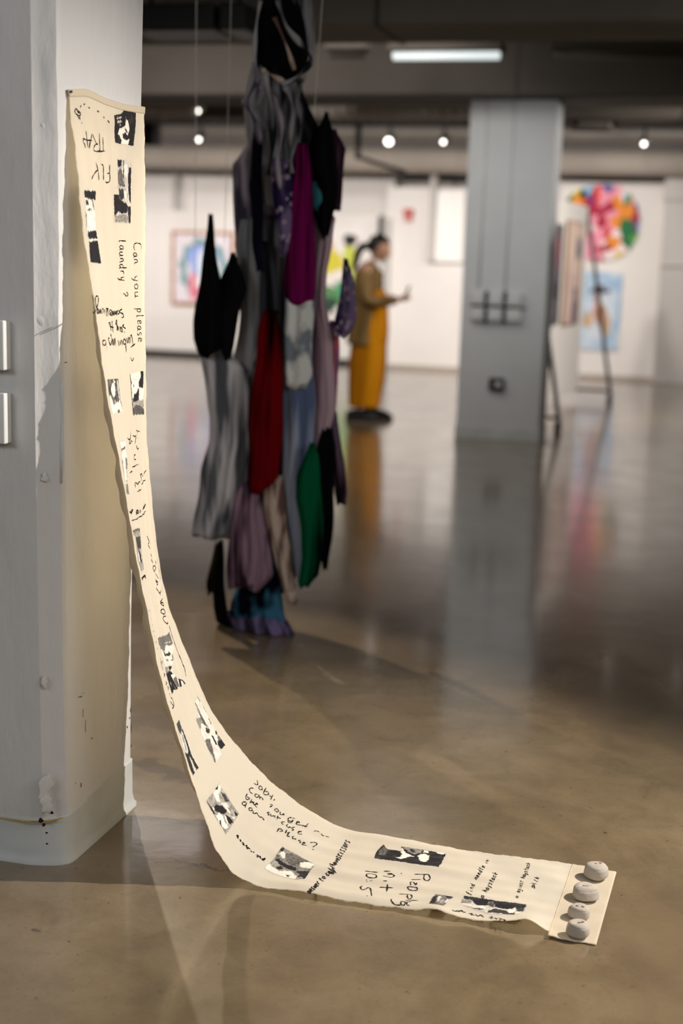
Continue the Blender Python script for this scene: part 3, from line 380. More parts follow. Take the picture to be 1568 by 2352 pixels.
# photo prints: (label, outline, base grey, blobs)
PRINTS = [
("black and white photo print of a seated figure, topmost on the cloth",[69,390,51,477,26,520,33,648,191,618,189,565,192,478,193,408],0.04,[[0.95,[63,524,76,550,111,572,148,561,167,581,192,566,193,478,175,490,149,446,122,458,105,517]],[0.8,[76,414,65,479,72,481,83,417]],[0.75,[93,420,83,480,91,480,100,427]],[0.6,[109,436,100,471,110,467]],[0.05,[144,493,135,531,152,574,169,552,165,515,158,501]],[0.1,[111,511,123,542,137,559,130,530]]]),
("tall black and white photo print of reclining people",[266,425,260,547,272,560,264,593,556,567,563,356,431,359,429,417,405,423,402,361,391,412],0.75,[[0.05,[267,425,268,482,300,467,298,427]],[0.05,[291,570,295,590,468,572,438,556,344,552]],[0.35,[318,427,299,473,349,486,388,515,389,431,356,405]],[0.03,[431,359,429,417,450,440,462,494,476,533,508,515,514,466,510,390,532,359]],[0.15,[400,429,401,489,442,490,454,457,431,421]],[0.95,[405,494,409,520,435,521,439,494]],[0.5,[530,360,519,465,523,537,549,535,560,361]],[0.08,[476,525,474,571,556,563,554,540]],[0.9,[293,491,277,552,323,553,337,505]],[0.2,[267,498,266,508,348,495,349,487]]]),
("narrow black and white photo print on the near edge below FLY",[433,22,424,86,430,166,473,151,480,121,514,132,589,131,643,143,758,146,756,1,658,26,614,9,506,22],0.93,[[0.05,[436,22,430,166,471,152,471,80,470,23]],[0.1,[481,33,479,63,498,74,503,34]],[0.1,[474,111,475,125,519,131,505,122]],[0.3,[531,19,545,27,604,13,595,5]],[0.05,[619,18,606,126,643,143,653,27]],[0.03,[663,22,653,143,758,146,756,2]],[0.9,[650,28,649,131,656,118,659,31]],[0.25,[520,35,511,98,518,102,527,46]]]),
("small grey photo print of a pale face",[1279,13,1288,222,1380,221,1411,230,1446,221,1441,7,1356,12],0.3,[[0.97,[1298,132,1317,147,1340,150,1363,142,1366,118,1352,59,1328,43,1308,93]],[0.95,[1288,144,1297,163,1308,147,1296,133]],[0.95,[1356,12,1356,32,1403,64,1392,177,1383,216,1446,221,1444,159,1441,7]],[0.96,[1292,191,1293,208,1381,211,1380,194]],[0.35,[1433,138,1426,169,1443,175,1445,141]],[0.2,[1309,10,1317,37,1345,37,1350,14]],[0.9,[1380,132,1386,139,1403,125,1391,119]]]),
("tall photo print with a dark wedge shape on the far edge",[1276,416,1273,618,1274,663,1361,650,1493,656,1478,414],0.92,[[0.05,[1271,618,1274,665,1359,638,1351,572,1325,574,1308,613]],[0.03,[1279,415,1280,425,1478,424,1477,412]],[0.05,[1319,415,1317,459,1326,436]],[0.1,[1331,472,1330,502,1347,484]],[0.08,[1355,550,1365,567,1411,554,1421,530,1415,482,1417,430,1402,429,1373,496,1380,518]],[0.6,[1419,430,1416,540,1417,648,1455,655,1444,423]],[0.28,[1444,423,1431,502,1444,593,1461,648,1491,652,1474,420]],[0.95,[1358,574,1362,635,1410,638,1413,596]]]),
("faded narrow photo print halfway down the near edge",[1570,45,1582,199,1621,170,1661,180,1824,106,1812,-4,1736,36,1647,25,1618,55],0.93,[[0.25,[1608,42,1603,175,1614,168,1617,57]],[0.4,[1654,149,1660,175,1709,160,1712,139]],[0.6,[1648,31,1648,57,1724,36,1722,21]],[0.45,[1749,45,1763,146,1768,137,1756,42]],[0.45,[1765,37,1775,143,1823,110,1811,7]],[0.6,[1718,141,1720,157,1748,140,1746,128]]]),
("narrow grey photo print near the loose scribble",[1978,17,1987,126,1999,219,2093,184,2194,164,2182,61,2132,44,2020,64,2000,19],0.6,[[0.35,[1978,17,1999,214,2012,210,1993,32]],[0.22,[2021,68,2037,204,2092,186,2091,152,2082,131]],[0.05,[2088,136,2103,158,2156,157,2154,137,2117,129]],[0.92,[2084,84,2108,133,2146,118,2136,63]],[0.15,[2139,57,2161,52,2156,36]],[0.65,[2093,160,2095,181,2156,169,2149,161]]]),
("large photo print of a face in spectacles above a dark coat",[2525,167,2526,196,2576,441,2576,504,2645,495,2665,483,2678,422,2699,408,2711,267,2740,284,2799,402,2817,441,2848,467,2796,171,2803,145,2703,142,2666,163,2582,170,2542,158],0.93,[[0.38,[2525,167,2577,440,2580,502,2644,494,2631,432,2597,299,2609,223,2586,175,2551,159]],[0.75,[2579,284,2615,454,2621,450,2586,287]],[0.05,[2604,203,2623,232,2641,298,2640,334,2662,400,2662,351,2650,296,2624,200]],[0.06,[2667,417,2686,423,2699,408,2693,356,2677,305,2693,397,2681,407]],[0.3,[2641,191,2653,243,2669,274,2653,205]],[0.05,[2683,208,2703,301,2710,281,2705,227,2696,205]],[0.5,[2668,161,2684,205,2707,179,2702,145]],[0.04,[2703,142,2699,207,2740,284,2725,205,2766,238,2814,281,2795,173,2800,144]],[0.35,[2751,236,2762,325,2816,321,2808,278]],[0.04,[2783,355,2821,327,2835,385,2805,412]],[0.03,[2799,396,2816,442,2843,467,2842,442,2821,430]],[0.7,[2748,171,2753,179,2771,174,2764,168]],[0.6,[2766,197,2771,205,2805,236,2800,220]]]),
("slanted photo print with a dark rounded car seat shape",[2962,506,2956,611,3022,640,3063,650,3123,629,3167,634,3254,630,3245,543,3262,503,3255,385,3209,387,3146,401,3020,417,3024,467],0.9,[[0.45,[2962,506,2972,526,3022,537,3042,532,3021,493]],[0.05,[3020,632,3024,644,3064,649,3060,641]],[0.05,[3087,619,3098,648,3122,627,3118,610,3103,629]],[0.5,[3019,419,3044,527,3085,548,3115,546,3073,494,3060,466,3081,416,3052,415]],[0.35,[3135,410,3153,482,3194,452,3250,406,3255,386,3213,396,3163,395]],[0.15,[3100,506,3124,559,3136,538,3132,499,3114,480]],[0.03,[3156,530,3162,550,3211,539,3207,514]],[0.03,[3201,563,3220,650,3252,635,3258,591,3244,546,3220,541]],[0.4,[3188,589,3192,640,3222,645,3206,575]],[0.05,[3164,610,3169,639,3183,616,3173,592]],[0.6,[2957,607,2997,631,2990,601,2960,570]],[0.3,[3016,509,3054,545,3097,538,3089,517,3048,495]]]),
("narrow dark photo print on the near edge of the curve",[2914,42,2918,115,2971,123,3182,148,3176,103,3176,68,3174,28,3054,8],0.85,[[0.25,[2915,41,2919,113,2959,107,2976,69,2967,43]],[0.12,[2963,99,2969,117,3091,110,3181,150,3176,103,3124,92,3080,63,3055,85]],[0.12,[3054,8,3076,69,3111,66,3139,70,3177,67,3174,29,3106,18]],[0.5,[2980,71,2991,82,3064,55,3052,40]]]),
("busy diamond shaped photo print of a crowd scene",[3320,71,3330,200,3331,307,3359,306,3394,316,3434,319,3522,330,3524,270,3526,124,3479,125,3400,91],0.6,[[0.95,[3329,189,3332,305,3357,302,3362,235,3392,221,3380,181]],[0.1,[3323,231,3332,290,3345,253,3334,231]],[0.2,[3364,270,3398,308,3435,306,3423,267]],[0.03,[3379,128,3383,164,3422,222,3456,239,3454,199,3430,165,3400,127]],[0.95,[3369,101,3377,124,3392,126,3381,95]],[0.97,[3418,113,3423,152,3451,181,3475,171,3510,182,3513,167,3492,129,3453,114]],[0.05,[3448,120,3456,142,3471,130,3499,129,3524,126,3479,125]],[0.04,[3457,206,3488,236,3514,247,3519,209,3491,201]],[0.95,[3458,193,3464,206,3500,198,3498,186]],[0.95,[3500,259,3509,280,3515,266,3508,251]],[0.05,[3493,301,3513,321,3521,300,3507,284]],[0.9,[3398,211,3423,267,3459,279,3492,271,3462,242,3431,232]],[0.12,[3322,75,3343,91,3414,119,3398,94]],[0.4,[3447,264,3459,279,3483,275,3473,264]]]),
("grey beach-like photo print below the note ending please",[3783,132,3798,241,3799,353,3894,333,4006,275,3994,225,3996,136,3952,108,3891,116],0.5,[[0.05,[3801,309,3801,349,3816,337,3817,300]],[0.9,[3807,276,3818,314,3858,287,3840,252]],[0.1,[3799,263,3816,261,3812,252]],[0.35,[3832,302,3864,332,3967,293,3926,252,3902,225,3854,245]],[0.95,[3928,260,3961,281,4003,276,3991,241,3959,232,3933,236]],[0.05,[3803,230,3819,242,3850,230,3898,223,3924,220,3923,195,3889,194,3849,207,3816,211]],[0.05,[3828,179,3852,200,3866,180,3848,159]],[0.92,[3783,132,3790,181,3857,155,3911,187,3954,132,3952,108,3891,116]],[0.08,[3932,199,3994,225,3996,136,3967,150,3953,120,3956,169]],[0.1,[3898,138,3921,143,3916,121]],[0.6,[3790,181,3811,224,3838,209,3819,177]]]),
("dark photo print of two heads near the far edge on the floor",[4255,447,4236,561,4251,648,4284,609,4333,611,4360,604,4342,650,4412,651,4462,655,4513,652,4574,651,4579,454,4496,446,4373,446],0.05,[[0.3,[4246,583,4257,637,4287,596,4289,537,4258,509]],[0.95,[4290,611,4343,648,4381,596,4431,570,4398,551,4386,465,4355,480,4366,577,4345,614,4314,612]],[0.5,[4349,649,4450,652,4452,618,4426,591,4389,614]],[0.95,[4445,591,4469,625,4499,603,4507,549,4493,486,4455,549]],[0.95,[4462,655,4488,652,4487,630,4461,634]],[0.95,[4511,657,4573,653,4571,639,4538,636]],[0.15,[4389,639,4414,641,4427,615,4402,612]]]),
("tiny grey photo print beside plse plug",[4619,38,4617,116,4621,177,4709,178,4697,122,4690,47],0.35,[[0.06,[4620,45,4621,150,4635,164,4645,64]],[0.85,[4640,158,4657,172,4659,135,4656,69,4647,94]],[0.08,[4670,169,4708,178,4692,149]],[0.9,[4684,131,4704,148,4704,90,4687,86]],[0.6,[4655,97,4673,123,4687,86,4668,67]]]),
("wide photo print of two dark haired heads side by side",[4752,118,4751,199,4902,201,5050,207,5048,151,5019,87,4897,75,4783,100],0.8,[[0.12,[4752,197,5049,207,5044,171,4909,167,4893,189,4865,182,4814,177,4753,176]],[0.45,[4752,126,4752,171,4797,173,4797,143]],[0.04,[4798,183,4869,192,4879,158,4833,138,4807,154]],[0.04,[4909,181,4996,186,4993,156,4947,144,4910,158]],[0.25,[4876,185,4899,187,4905,143,4879,158]],[0.15,[4779,105,4805,103,4874,107,4842,94]],[0.15,[4884,87,4914,140,5008,116,5008,85,4912,89]],[0.95,[4841,126,4862,138,4867,113,4840,105]],[0.95,[4972,129,5003,149,5003,113,4983,98]],[0.2,[5004,171,5043,180,5042,149,5010,137]]]),
]
# garments: (name, label, cloth kind, depth offset, thickness ratio, rows of (z, x, half width))
GARMENTS = [
["scarf","black knotted scarf","black",0.0,0.5,[[2.475,0.037,0.083],[2.384,0.024,0.082],[2.293,0.033,0.099],[2.185,0.046,0.109],[2.131,0.041,0.093],[2.092,0.034,0.055],[2.069,0.048,0.017]]],
["scarf","grey twisted cloth loop","grey",0.0,0.35,[[2.474,0.08,0.06],[2.383,0.093,0.057],[2.292,0.113,0.046],[2.2,0.125,0.043],[2.154,0.108,0.046],[2.1,0.072,0.059]]],
["scarf","grey bunched cloth at the neck","grey",0.02,0.6,[[2.157,0.012,0.095],[2.079,0.003,0.102],[2.001,0.005,0.116],[1.922,0.012,0.111],[1.827,0.021,0.098],[1.732,0.024,0.077],[1.652,0.028,0.062]]],
["blouse","greyish lilac patterned blouse","lilacgrey",0.05,0.5,[[1.884,-0.083,0.016],[1.836,-0.082,0.05],[1.796,-0.086,0.077],[1.683,-0.08,0.083],[1.57,-0.069,0.079],[1.472,-0.062,0.074],[1.373,-0.06,0.071]]],
["shirt","long charcoal grey shirt","darkgrey",0.04,0.5,[[1.603,-0.042,0.089],[1.505,-0.041,0.099],[1.374,-0.033,0.094],[1.242,-0.03,0.086],[1.108,-0.038,0.097],[1.005,-0.089,0.063],[0.937,-0.092,0.031]]],
["strip","long navy blue strip of cloth","navy",-0.07,0.5,[[1.921,-0.029,0.015],[1.851,-0.029,0.024],[1.726,-0.025,0.025],[1.599,-0.021,0.021],[1.504,-0.015,0.021],[1.408,-0.002,0.014]]],
["strip","charcoal panel above the dark red cloth","charcoal",-0.06,0.5,[[1.505,0.02,0.024],[1.409,0.024,0.029],[1.312,0.027,0.035],[1.239,0.036,0.038]]],
["sleeve","purple sleeve with white spots","purplespot",-0.08,0.5,[[1.805,0.072,0.039],[1.727,0.079,0.04],[1.633,0.086,0.035],[1.538,0.092,0.025],[1.467,0.092,0.014]]],
["skirt","magenta gathered skirt","magenta",-0.06,0.45,[[1.866,0.147,0.022],[1.823,0.147,0.03],[1.713,0.147,0.04],[1.603,0.148,0.049],[1.492,0.148,0.056],[1.381,0.149,0.061],[1.316,0.149,0.06],[1.291,0.148,0.051]]],
["hood","black cloth peak on the right","black",0.02,0.45,[[1.983,0.211,0.005],[1.931,0.207,0.027],[1.876,0.199,0.047],[1.798,0.204,0.051],[1.719,0.219,0.042],[1.64,0.214,0.039],[1.576,0.218,0.027],[1.536,0.225,0.012]]],
["sleeve","mauve pointed sleeve","mauve",0.05,0.4,[[1.926,0.222,0.017],[1.864,0.247,0.036],[1.785,0.249,0.029],[1.706,0.251,0.019],[1.642,0.252,0.014]]],
["patch","small teal patch","teal",-0.03,0.4,[[1.731,0.184,0.007],[1.7,0.195,0.02],[1.669,0.199,0.02],[1.637,0.19,0.007]]],
["top","black top with two pointed straps","black",-0.1,0.45,[[1.6,-0.195,0.005],[1.53,-0.194,0.014],[1.434,-0.193,0.029],[1.353,-0.191,0.042],[1.272,-0.19,0.056],[1.207,-0.193,0.06],[1.141,-0.195,0.06],[1.099,-0.2,0.044],[1.078,-0.208,0.014]]],
["top","black lobe beside the pointed top","black",-0.08,0.4,[[1.461,-0.108,0.009],[1.429,-0.106,0.021],[1.372,-0.109,0.049],[1.331,-0.11,0.057],[1.274,-0.121,0.045],[1.176,-0.127,0.041],[1.11,-0.127,0.027],[1.074,-0.126,0.012]]],
["shirt","pale blue plaid shirt","plaid",-0.05,0.5,[[1.324,0.146,0.06],[1.252,0.148,0.056],[1.121,0.148,0.057],[1.023,0.147,0.057],[0.973,0.137,0.041]]],
["dress","long faded blue dress","dustyblue",-0.02,0.4,[[1.037,0.135,0.063],[0.921,0.144,0.068],[0.788,0.145,0.067],[0.669,0.136,0.05],[0.584,0.138,0.042],[0.448,0.152,0.039],[0.329,0.166,0.028],[0.216,0.169,0.011]]],
["dress","dusty pink dress","pinkgrey",0.03,0.5,[[1.608,0.214,0.041],[1.512,0.212,0.036],[1.415,0.201,0.026],[1.284,0.202,0.026],[1.154,0.216,0.04],[1.022,0.225,0.048],[0.888,0.229,0.049],[0.804,0.223,0.037],[0.735,0.198,0.024]]],
["scarf","thin pink and red scarf","rose",0.06,0.5,[[1.22,0.253,0.015],[1.088,0.265,0.012],[0.988,0.267,0.01],[0.887,0.258,0.012],[0.836,0.254,0.007]]],
["sleeve","purple floral sleeve hanging right","purplespot",0.0,0.5,[[1.453,0.309,0.007],[1.386,0.316,0.022],[1.29,0.321,0.034],[1.233,0.318,0.042],[1.192,0.306,0.036],[1.172,0.299,0.021]]],
["trousers","dark red velvet trousers","darkred",-0.1,0.45,[[1.255,0.051,0.026],[1.184,0.051,0.045],[1.07,0.048,0.053],[0.955,0.042,0.066],[0.823,0.04,0.071],[0.723,0.044,0.063],[0.639,0.036,0.063],[0.596,0.021,0.047],[0.569,0.004,0.019]]],
["trousers","light grey washed trousers leg","lightgrey",-0.03,0.4,[[1.12,-0.221,0.039],[1.039,-0.161,0.087],[0.94,-0.137,0.09],[0.839,-0.125,0.086],[0.738,-0.124,0.088],[0.634,-0.142,0.097],[0.529,-0.159,0.095],[0.441,-0.179,0.09],[0.366,-0.197,0.078]]],
["cardigan","green knitted cardigan","green",-0.08,0.45,[[0.766,0.222,0.009],[0.724,0.22,0.026],[0.649,0.213,0.046],[0.548,0.216,0.052],[0.431,0.23,0.045],[0.329,0.235,0.04],[0.26,0.223,0.037],[0.217,0.2,0.019]]],
["coat","black coat hanging on the right","black",0.02,0.5,[[0.815,0.252,0.017],[0.756,0.249,0.037],[0.654,0.245,0.04],[0.518,0.256,0.033],[0.381,0.259,0.024],[0.312,0.259,0.016],[0.268,0.26,0.009]]],
["sleeve","dark mauve sleeve behind the black coat","darkmauve",0.08,0.5,[[0.868,0.256,0.012],[0.767,0.272,0.018],[0.649,0.284,0.023],[0.564,0.298,0.026],[0.521,0.303,0.018]]],
["skirt","mauve pleated skirt","mauve",-0.08,0.4,[[0.589,-0.033,0.035],[0.513,-0.028,0.057],[0.41,-0.026,0.075],[0.307,-0.019,0.091],[0.238,-0.016,0.096],[0.184,-0.036,0.068]]],
["dress","beige floral dress","beige",-0.05,0.4,[[0.625,0.056,0.044],[0.515,0.066,0.048],[0.397,0.089,0.042],[0.278,0.115,0.034],[0.194,0.138,0.027],[0.136,0.152,0.021]]],
["stocking","black stocking and shoe","black",0.02,0.5,[[0.336,-0.176,0.011],[0.256,-0.178,0.018],[0.167,-0.179,0.024],[0.06,-0.174,0.029],[0.009,-0.145,0.047],[-0.027,-0.109,0.061]]],
["scarf","dark olive scrap of cloth","olive",0.05,0.4,[[0.319,-0.198,0.009],[0.211,-0.215,0.019],[0.156,-0.221,0.022],[0.12,-0.222,0.013]]],
["blouse","blue tie-dyed blouse","tiedye",-0.02,0.4,[[0.27,0.015,0.067],[0.192,0.005,0.086],[0.121,-0.001,0.105],[0.033,0.001,0.12]]],
["hem","lilac cloth hem at the floor","lilac",-0.03,0.35,[[0.062,0.003,0.123],[0.029,0.02,0.128],[-0.005,0.036,0.125]]],
["lining","dark inner lining of the bundle","charcoal",0.1,0.3,[[2.402,0.016,0.077],[2.089,0.006,0.078],[1.882,0.054,0.138],[1.607,0.044,0.14],[1.277,0.044,0.15],[0.94,0.057,0.147],[0.595,0.057,0.158],[0.329,0.027,0.16],[0.145,-0.028,0.111]]],
]
# ------------------------------------------------------------------ foreground column
def col_plan(z, grow=0.0, rnd=0.0):
    ya = float(np.interp(z, (0, .1, .32, .64, 1.04, 1.8, 3.45), (2.862, 2.861, 2.852, 2.843, 2.835, 2.829, 2.80)))
    wob = .0022*math.sin(z*9)+.0012*math.sin(z*23)+.0012*math.sin(z*57)
    xr = -1.43 + grow; yb = 3.275 + .045*max(0, z-.5)/1.3 + grow; yf = ya - .006 - grow; g = grow*.7
    fs = ya+.036+wob                      # where the right face begins
    a = Vector((-1.478+g*.4, ya-g)); c = Vector((xr, fs))
    mid = [a.lerp(c, t)+Vector((.72, -.69))*(b+rnd*1.2*math.sin(t*math.pi)) for t, b in ((.18, .001), (.36, .0015), (.54, .002), (.72, .003), (.87, .0028))]
    pts = [(-2.0, yf), (-1.60, yf), (-1.52+rnd, yf+rnd*.1), (a.x-rnd*.6, a.y-.004+rnd*.2)] + [(p.x, p.y) for p in mid] + [(xr-.0008, fs+.004), (xr, fs+.012), (xr, 2.96), (xr, 3.05), (xr, 3.17), (xr, yb-.02), (xr-.008, yb), (-2.0, yb)]
    return pts
col = empty('concrete_column', (-1.72, 3.05, 0), 'thick white painted square column in the left foreground holding the hanging cloth', 'column')
zs = list(np.linspace(0, 3.44, 150)); rings = [[(x+1.72, y-3.05, z) for x, y in col_plan(z)] for z in zs]
o = loft('shaft', rings, M['concrete_white'], col); md = o.modifiers.new('e', 'EDGE_SPLIT'); md.split_angle = R(24)

# rough plaster ridge on the chamfer: irregular thin lumps
def lump(x, y, z, a, h, t):
    bm = bmesh.new(); bmesh.ops.create_icosphere(bm, subdivisions=3, radius=1)
    for v in bm.verts:
        n = 1+.35*math.sin(v.co.z*5+z*30)+.25*math.sin(v.co.x*7+z*11); v.co = Vector((v.co.x*a*n, v.co.y*t, v.co.z*h*(1+.2*math.sin(v.co.x*6))))
    o = bm_obj('plaster_lump', bm, M['concrete_white'], col, True); o.location = (x+1.72, y-3.05, z); o.rotation_euler = (random.uniform(-.05,.05), random.uniform(-.25,.25), R(44))
for z, a, h in ((1.30, .011, .025), (1.25, .008, .03), (1.335, .009, .012), (.945, .009, .014), (.16, .012, .03), (.20, .014, .045), (1.72, .006, .012), (.46, .008, .02), (1.92, .007, .02)):
    lump(-1.468+random.uniform(0, .012), 2.8445, z, a, h*.8, .0035)
# ridge where the plaster bulges on the near face edge
pts = [(-1.432, 2.871, 1.17), (-1.431, 2.868, 1.14), (-1.432, 2.874, 1.10), (-1.431, 2.869, 1.02), (-1.431, 2.867, .93)]
bm = bmesh.new(); tube(bm, [(x+1.72, y-3.05, z) for x, y, z in pts], [.002, .006, .004, .006, .002], 8); bm_obj('plaster_ridge', bm, M['concrete_white'], col, True)
# cove base wrapped round the foot
rings = []
for z, g in ((0, .013), (.004, .013), (.012, .008), (.03, .005), (.10, .004), (.112, .004), (.114, 0.0)):
    ring = []
    for i, (x, y) in enumerate(col_plan(0, g, .008)):
        top = 1.0 + (.14 if x > -1.44 and y > 3.0 else (.06 if x > -1.45 else 0))
        ring.append((x+1.72, y-3.05, z*top if z > .05 else z))
    rings.append(ring)
o = loft('cove_base', rings, M['cove'], col); md = o.modifiers.new('e', 'EDGE_SPLIT'); md.split_angle = R(50)
bm = bmesh.new(); tube(bm, [(-1.60+1.72, 2.832-3.05, .1145), (-1.52+1.72, 2.8305-3.05, .1145), (-1.485+1.72, 2.838-3.05, .116), (-1.45+1.72, 2.852-3.05, .118), (-1.431+1.72, 2.868-3.05, .122)], [.001, .0028, .002, .003, .001], 6); bm_obj('glue_line', bm, M['glue'], col, True)
# scuffs and chips on paint: small dark irregular flakes
def flake(parent, o3, axis_u, axis_v, a, b, m, name='scuff_mark', n=9, off=.0006):
    o3 = Vector(o3); u = Vector(axis_u).normalized(); v = Vector(axis_v).normalized(); nn = u.cross(v)
    bm = bmesh.new(); vs2 = []
    for k in range(n):
        r_ = random.uniform(.5, 1); t = k*2*math.pi/n; vs2.append(bm.verts.new(o3+u*a*r_*math.cos(t)+v*b*r_*math.sin(t)+nn*off))
    f = bm.faces.new(vs2); ex = bmesh.ops.extrude_face_region(bm, geom=[f]); bmesh.ops.translate(bm, verts=[e for e in ex['geom'] if isinstance(e, bmesh.types.BMVert)], vec=nn*.0005)
    return bm_obj(name, bm, m, parent)
def cp(x, y, z): return (x+1.72, y-3.05, z)
for (x, y, z, a, b) in ((-1.474, 2.842, .122, .008, .010), (-1.468, 2.845, .112, .006, .006), (-1.452, 2.855, .14, .005, .005), (-1.462, 2.85, .063, .004, .003), (-1.463, 2.85, .09, .004, .003)):
    flake(col, cp(x, y-.006, z), (.045, .03, 0), (0, 0, 1), a, b, M['dirt'], off=.004)
for (y, z, a, b) in ((2.96, .395, .006, .0016), (2.975, .40, .003, .001), (2.948, .398, .004, .001), (2.972, .35, .0008, .02), (2.985, .31, .0008, .02), (3.02, .27, .004, .002), (3.255, .27, .0035, .012), (3.258, .22, .0022, .02), (3.25, .25, .003, .004), (3.235, .23, .003, .004), (2.96, .17, .0015, .01), (2.93, .185, .003, .001), (3.26, .17, .004, .004)):
    flake(col, cp(-1.4296, y, z), (0, 1, 0), (0, 0, 1), a, b, M['dirt'])
flake(col, cp(-1.4296, 2.885, 1.205), (0, 1, .05), (0, 0, 1), .012, .0012, M['dirt'])
# two wall plates at the left edge, on the grey front face
for i, (z0, z1) in enumerate(((1.187, 1.297), (1.022, 1.136))):
    t = empty('wall_plate', (-1.585, 2.80, (z0+z1)/2), ('upper light grey switch plate at the left edge of the foreground column', 'lower light grey switch plate at the left edge of the foreground column')[i], 'wall plate')
    h = (z1-z0)/2
    bm = bmesh.new(); box(bm, -.05, .05, -.006, .028, -h, h, .003, 2); bm_obj('cover', bm, M['plastic'], t, True)
    for k in (-1, 0, 1):
        bm = bmesh.new(); tube(bm, [(0, -.0065, k*.032), (0, -.009, k*.032)], .0145, 18); o = bm_obj('insert', bm, M['plastic_white'], t); o.location.x = .024
        bm = bmesh.new(); box(bm, -.004, .004, -.012, -.009, k*.032-.006, k*.032+.006, .001); o = bm_obj('toggle', bm, M['plastic_white'], t); o.location.x = .024
# ------------------------------------------------------------------ far column with its outlets
fc = empty('square_column', (-1.79, 12.04, 0), 'square grey column standing alone mid room with power outlets on its face', 'column')
bm = bmesh.new(); box(bm, -.355, .355, -.37, .07, 0, 2.784, .012, 2); bm_obj('shaft', bm, M['column_grey'], fc, False)
bm = bmesh.new(); box(bm, -.362, .362, -.377, .077, 0, .11, .004); bm_obj('cove_base', bm, M['cove'], fc)
for x in (-.215, .005):
    bm = bmesh.new(); tube(bm, [(x, -.374, 1.26), (x, -.374, 2.78)], .006, 8); bm_obj('conduit', bm, M['column_grey'], fc, True)
k = 0
posn = ('upper left', 'upper middle', 'upper right', 'lower left', 'lower middle', 'lower right')
for zi, (z0, z1) in enumerate(((1.13, 1.235), (1.0, 1.105))):
    for xi, (x0, x1) in enumerate(((-2.06, -1.945), (-1.915, -1.79), (-1.76, -1.63))):
        t = empty('outlet_plate', ((x0+x1)/2, 11.655, (z0+z1)/2), posn[k]+' outlet box of the six on the grey column', 'outlet', 'six outlet boxes on the grey column'); k += 1
        w = (x1-x0)/2; h = (z1-z0)/2
        bm = bmesh.new(); box(bm, -w, w, -.03, .014, -h, h, .006); bm_obj('cover', bm, M['column_grey'], t)
        bm = bmesh.new(); tube(bm, [(0, -.031, 0), (0, -.034, 0)], .03, 16); bm_obj('socket', bm, M['plastic'], t)
for i, (x, z0, z1) in enumerate(((-1.93, 1.135, 1.245), (-1.775, 1.135, 1.245), (-1.925, .985, 1.10), (-1.775, .985, 1.10))):  # narrow black strips filling the gaps between outlet boxes
    bm = bmesh.new(); box(bm, x-.013, x+.013, 11.62, 11.67, z0, z1, .003); props(bm_obj('black_strip', bm, M['black']), ('black strip between the upper left and upper middle outlet boxes', 'black strip between the upper middle and upper right outlet boxes', 'black strip between the lower left and lower middle outlet boxes', 'black strip between the lower middle and lower right outlet boxes')[i], 'power strip')
bm = bmesh.new(); tube(bm, [(-2.07, 11.66, 1.122), (-1.85, 11.655, 1.115), (-1.6, 11.66, 1.11)], .007, 8); props(bm_obj('bar', bm, M['black'], None, True), 'dark cable running level between the two rows of outlet boxes', 'bar')  # thin black bar along the gap between the two rows
t = empty('outlet_box', (-1.81, 11.66, .47), 'black outlet box low on the grey column with a pale plug in it', 'outlet')
bm = bmesh.new(); box(bm, -.065, .065, -.02, .01, -.055, .055, .006); bm_obj('cover', bm, M['black'], t)
bm = bmesh.new(); box(bm, -.01, .045, -.045, -.02, -.015, .02, .004); bm_obj('plug', bm, M['plastic'], t)
# fire alarm
t = empty('fire_alarm', (-4.285, 19.045, 2.09), 'red fire alarm box high on the far white wall', 'fire alarm')
bm = bmesh.new(); box(bm, -.07, .07, -.05, 0, -.0, .09, .008); bm_obj('case', bm, M['red'], t)
bm = bmesh.new(); box(bm, -.05, .05, -.06, 0, -.08, .0, .008); bm_obj('strobe', bm, mat('pale_red_strobe', lin((196, 110, 104)), .3), t)
# ------------------------------------------------------------------ hanging cloth banner
ban = empty('cloth_banner', (-1.42, 3.085, 1.8), 'long cream cotton strip with photo prints and handwriting curving from column to floor', 'banner')
BI = Vector((1.42, -3.085, -1.8))
def banner_mesh(name, s0, s1, ns, t0, t1, nt_, off, material, parent, thick=.0008):
    S, T = np.meshgrid(np.linspace(s0, s1, ns), np.linspace(0, 1, nt_), indexing='ij')
    jag = .0022*np.sin(S*190)+.0018*np.sin(S*83+1)+.001*np.sin(S*460)
    TT = t0+(t1-t0)*T + jag*((T > .999)*1.-(T < .001)*1.)*1.2
    V = P(S, TT, off) + np.array(BI)
    me = grid_mesh(name, V, ns, nt_); o = link(name, me, material, parent)
    if thick:
        md = o.modifiers.new('thickness', 'SOLIDIFY'); md.thickness = thick; md.offset = 1
    return o
c_ = banner_mesh('cotton_cloth', 0, 2.605, 760, -.02, 1.01, 110, .0, M['cotton'], ban)
banner_mesh('end_piece', 2.593, 2.70, 40, -.075, 1.015, 60, .0009, M['calico'], ban)
banner_mesh('stitched_seam', 2.5935, 2.5955, 3, -.03, 1.0, 60, .0016, M['calico'], ban, 0).data.materials[0] = M['hemtape']
banner_mesh('top_hem', 0, .016, 6, -.022, 1.012, 60, .0012, M['calico'], ban, .001)
# near selvedge folded back on itself
S = np.linspace(.45, 1.62, 240); a = np.sin(np.clip((S-.45)/1.17, 0, 1)*np.pi)**.5*(.009+.003*np.sin(S*37)+.002*np.sin(S*90))
e0 = P(S, np.full_like(S, -.02)); e1 = P(S, np.full_like(S, -.012), -.004) + np.stack([-a, -.002+0*a, -.3*a], -1); e2 = P(S, np.full_like(S, .0), -.006)+np.stack([-a*.7, .004+0*a, -.3*a], -1)
V = np.stack([e0, e1, e2], 1)+np.array(BI); link('folded_selvedge', grid_mesh('folded_selvedge', V, len(S), 3), M['hemtape'], ban)
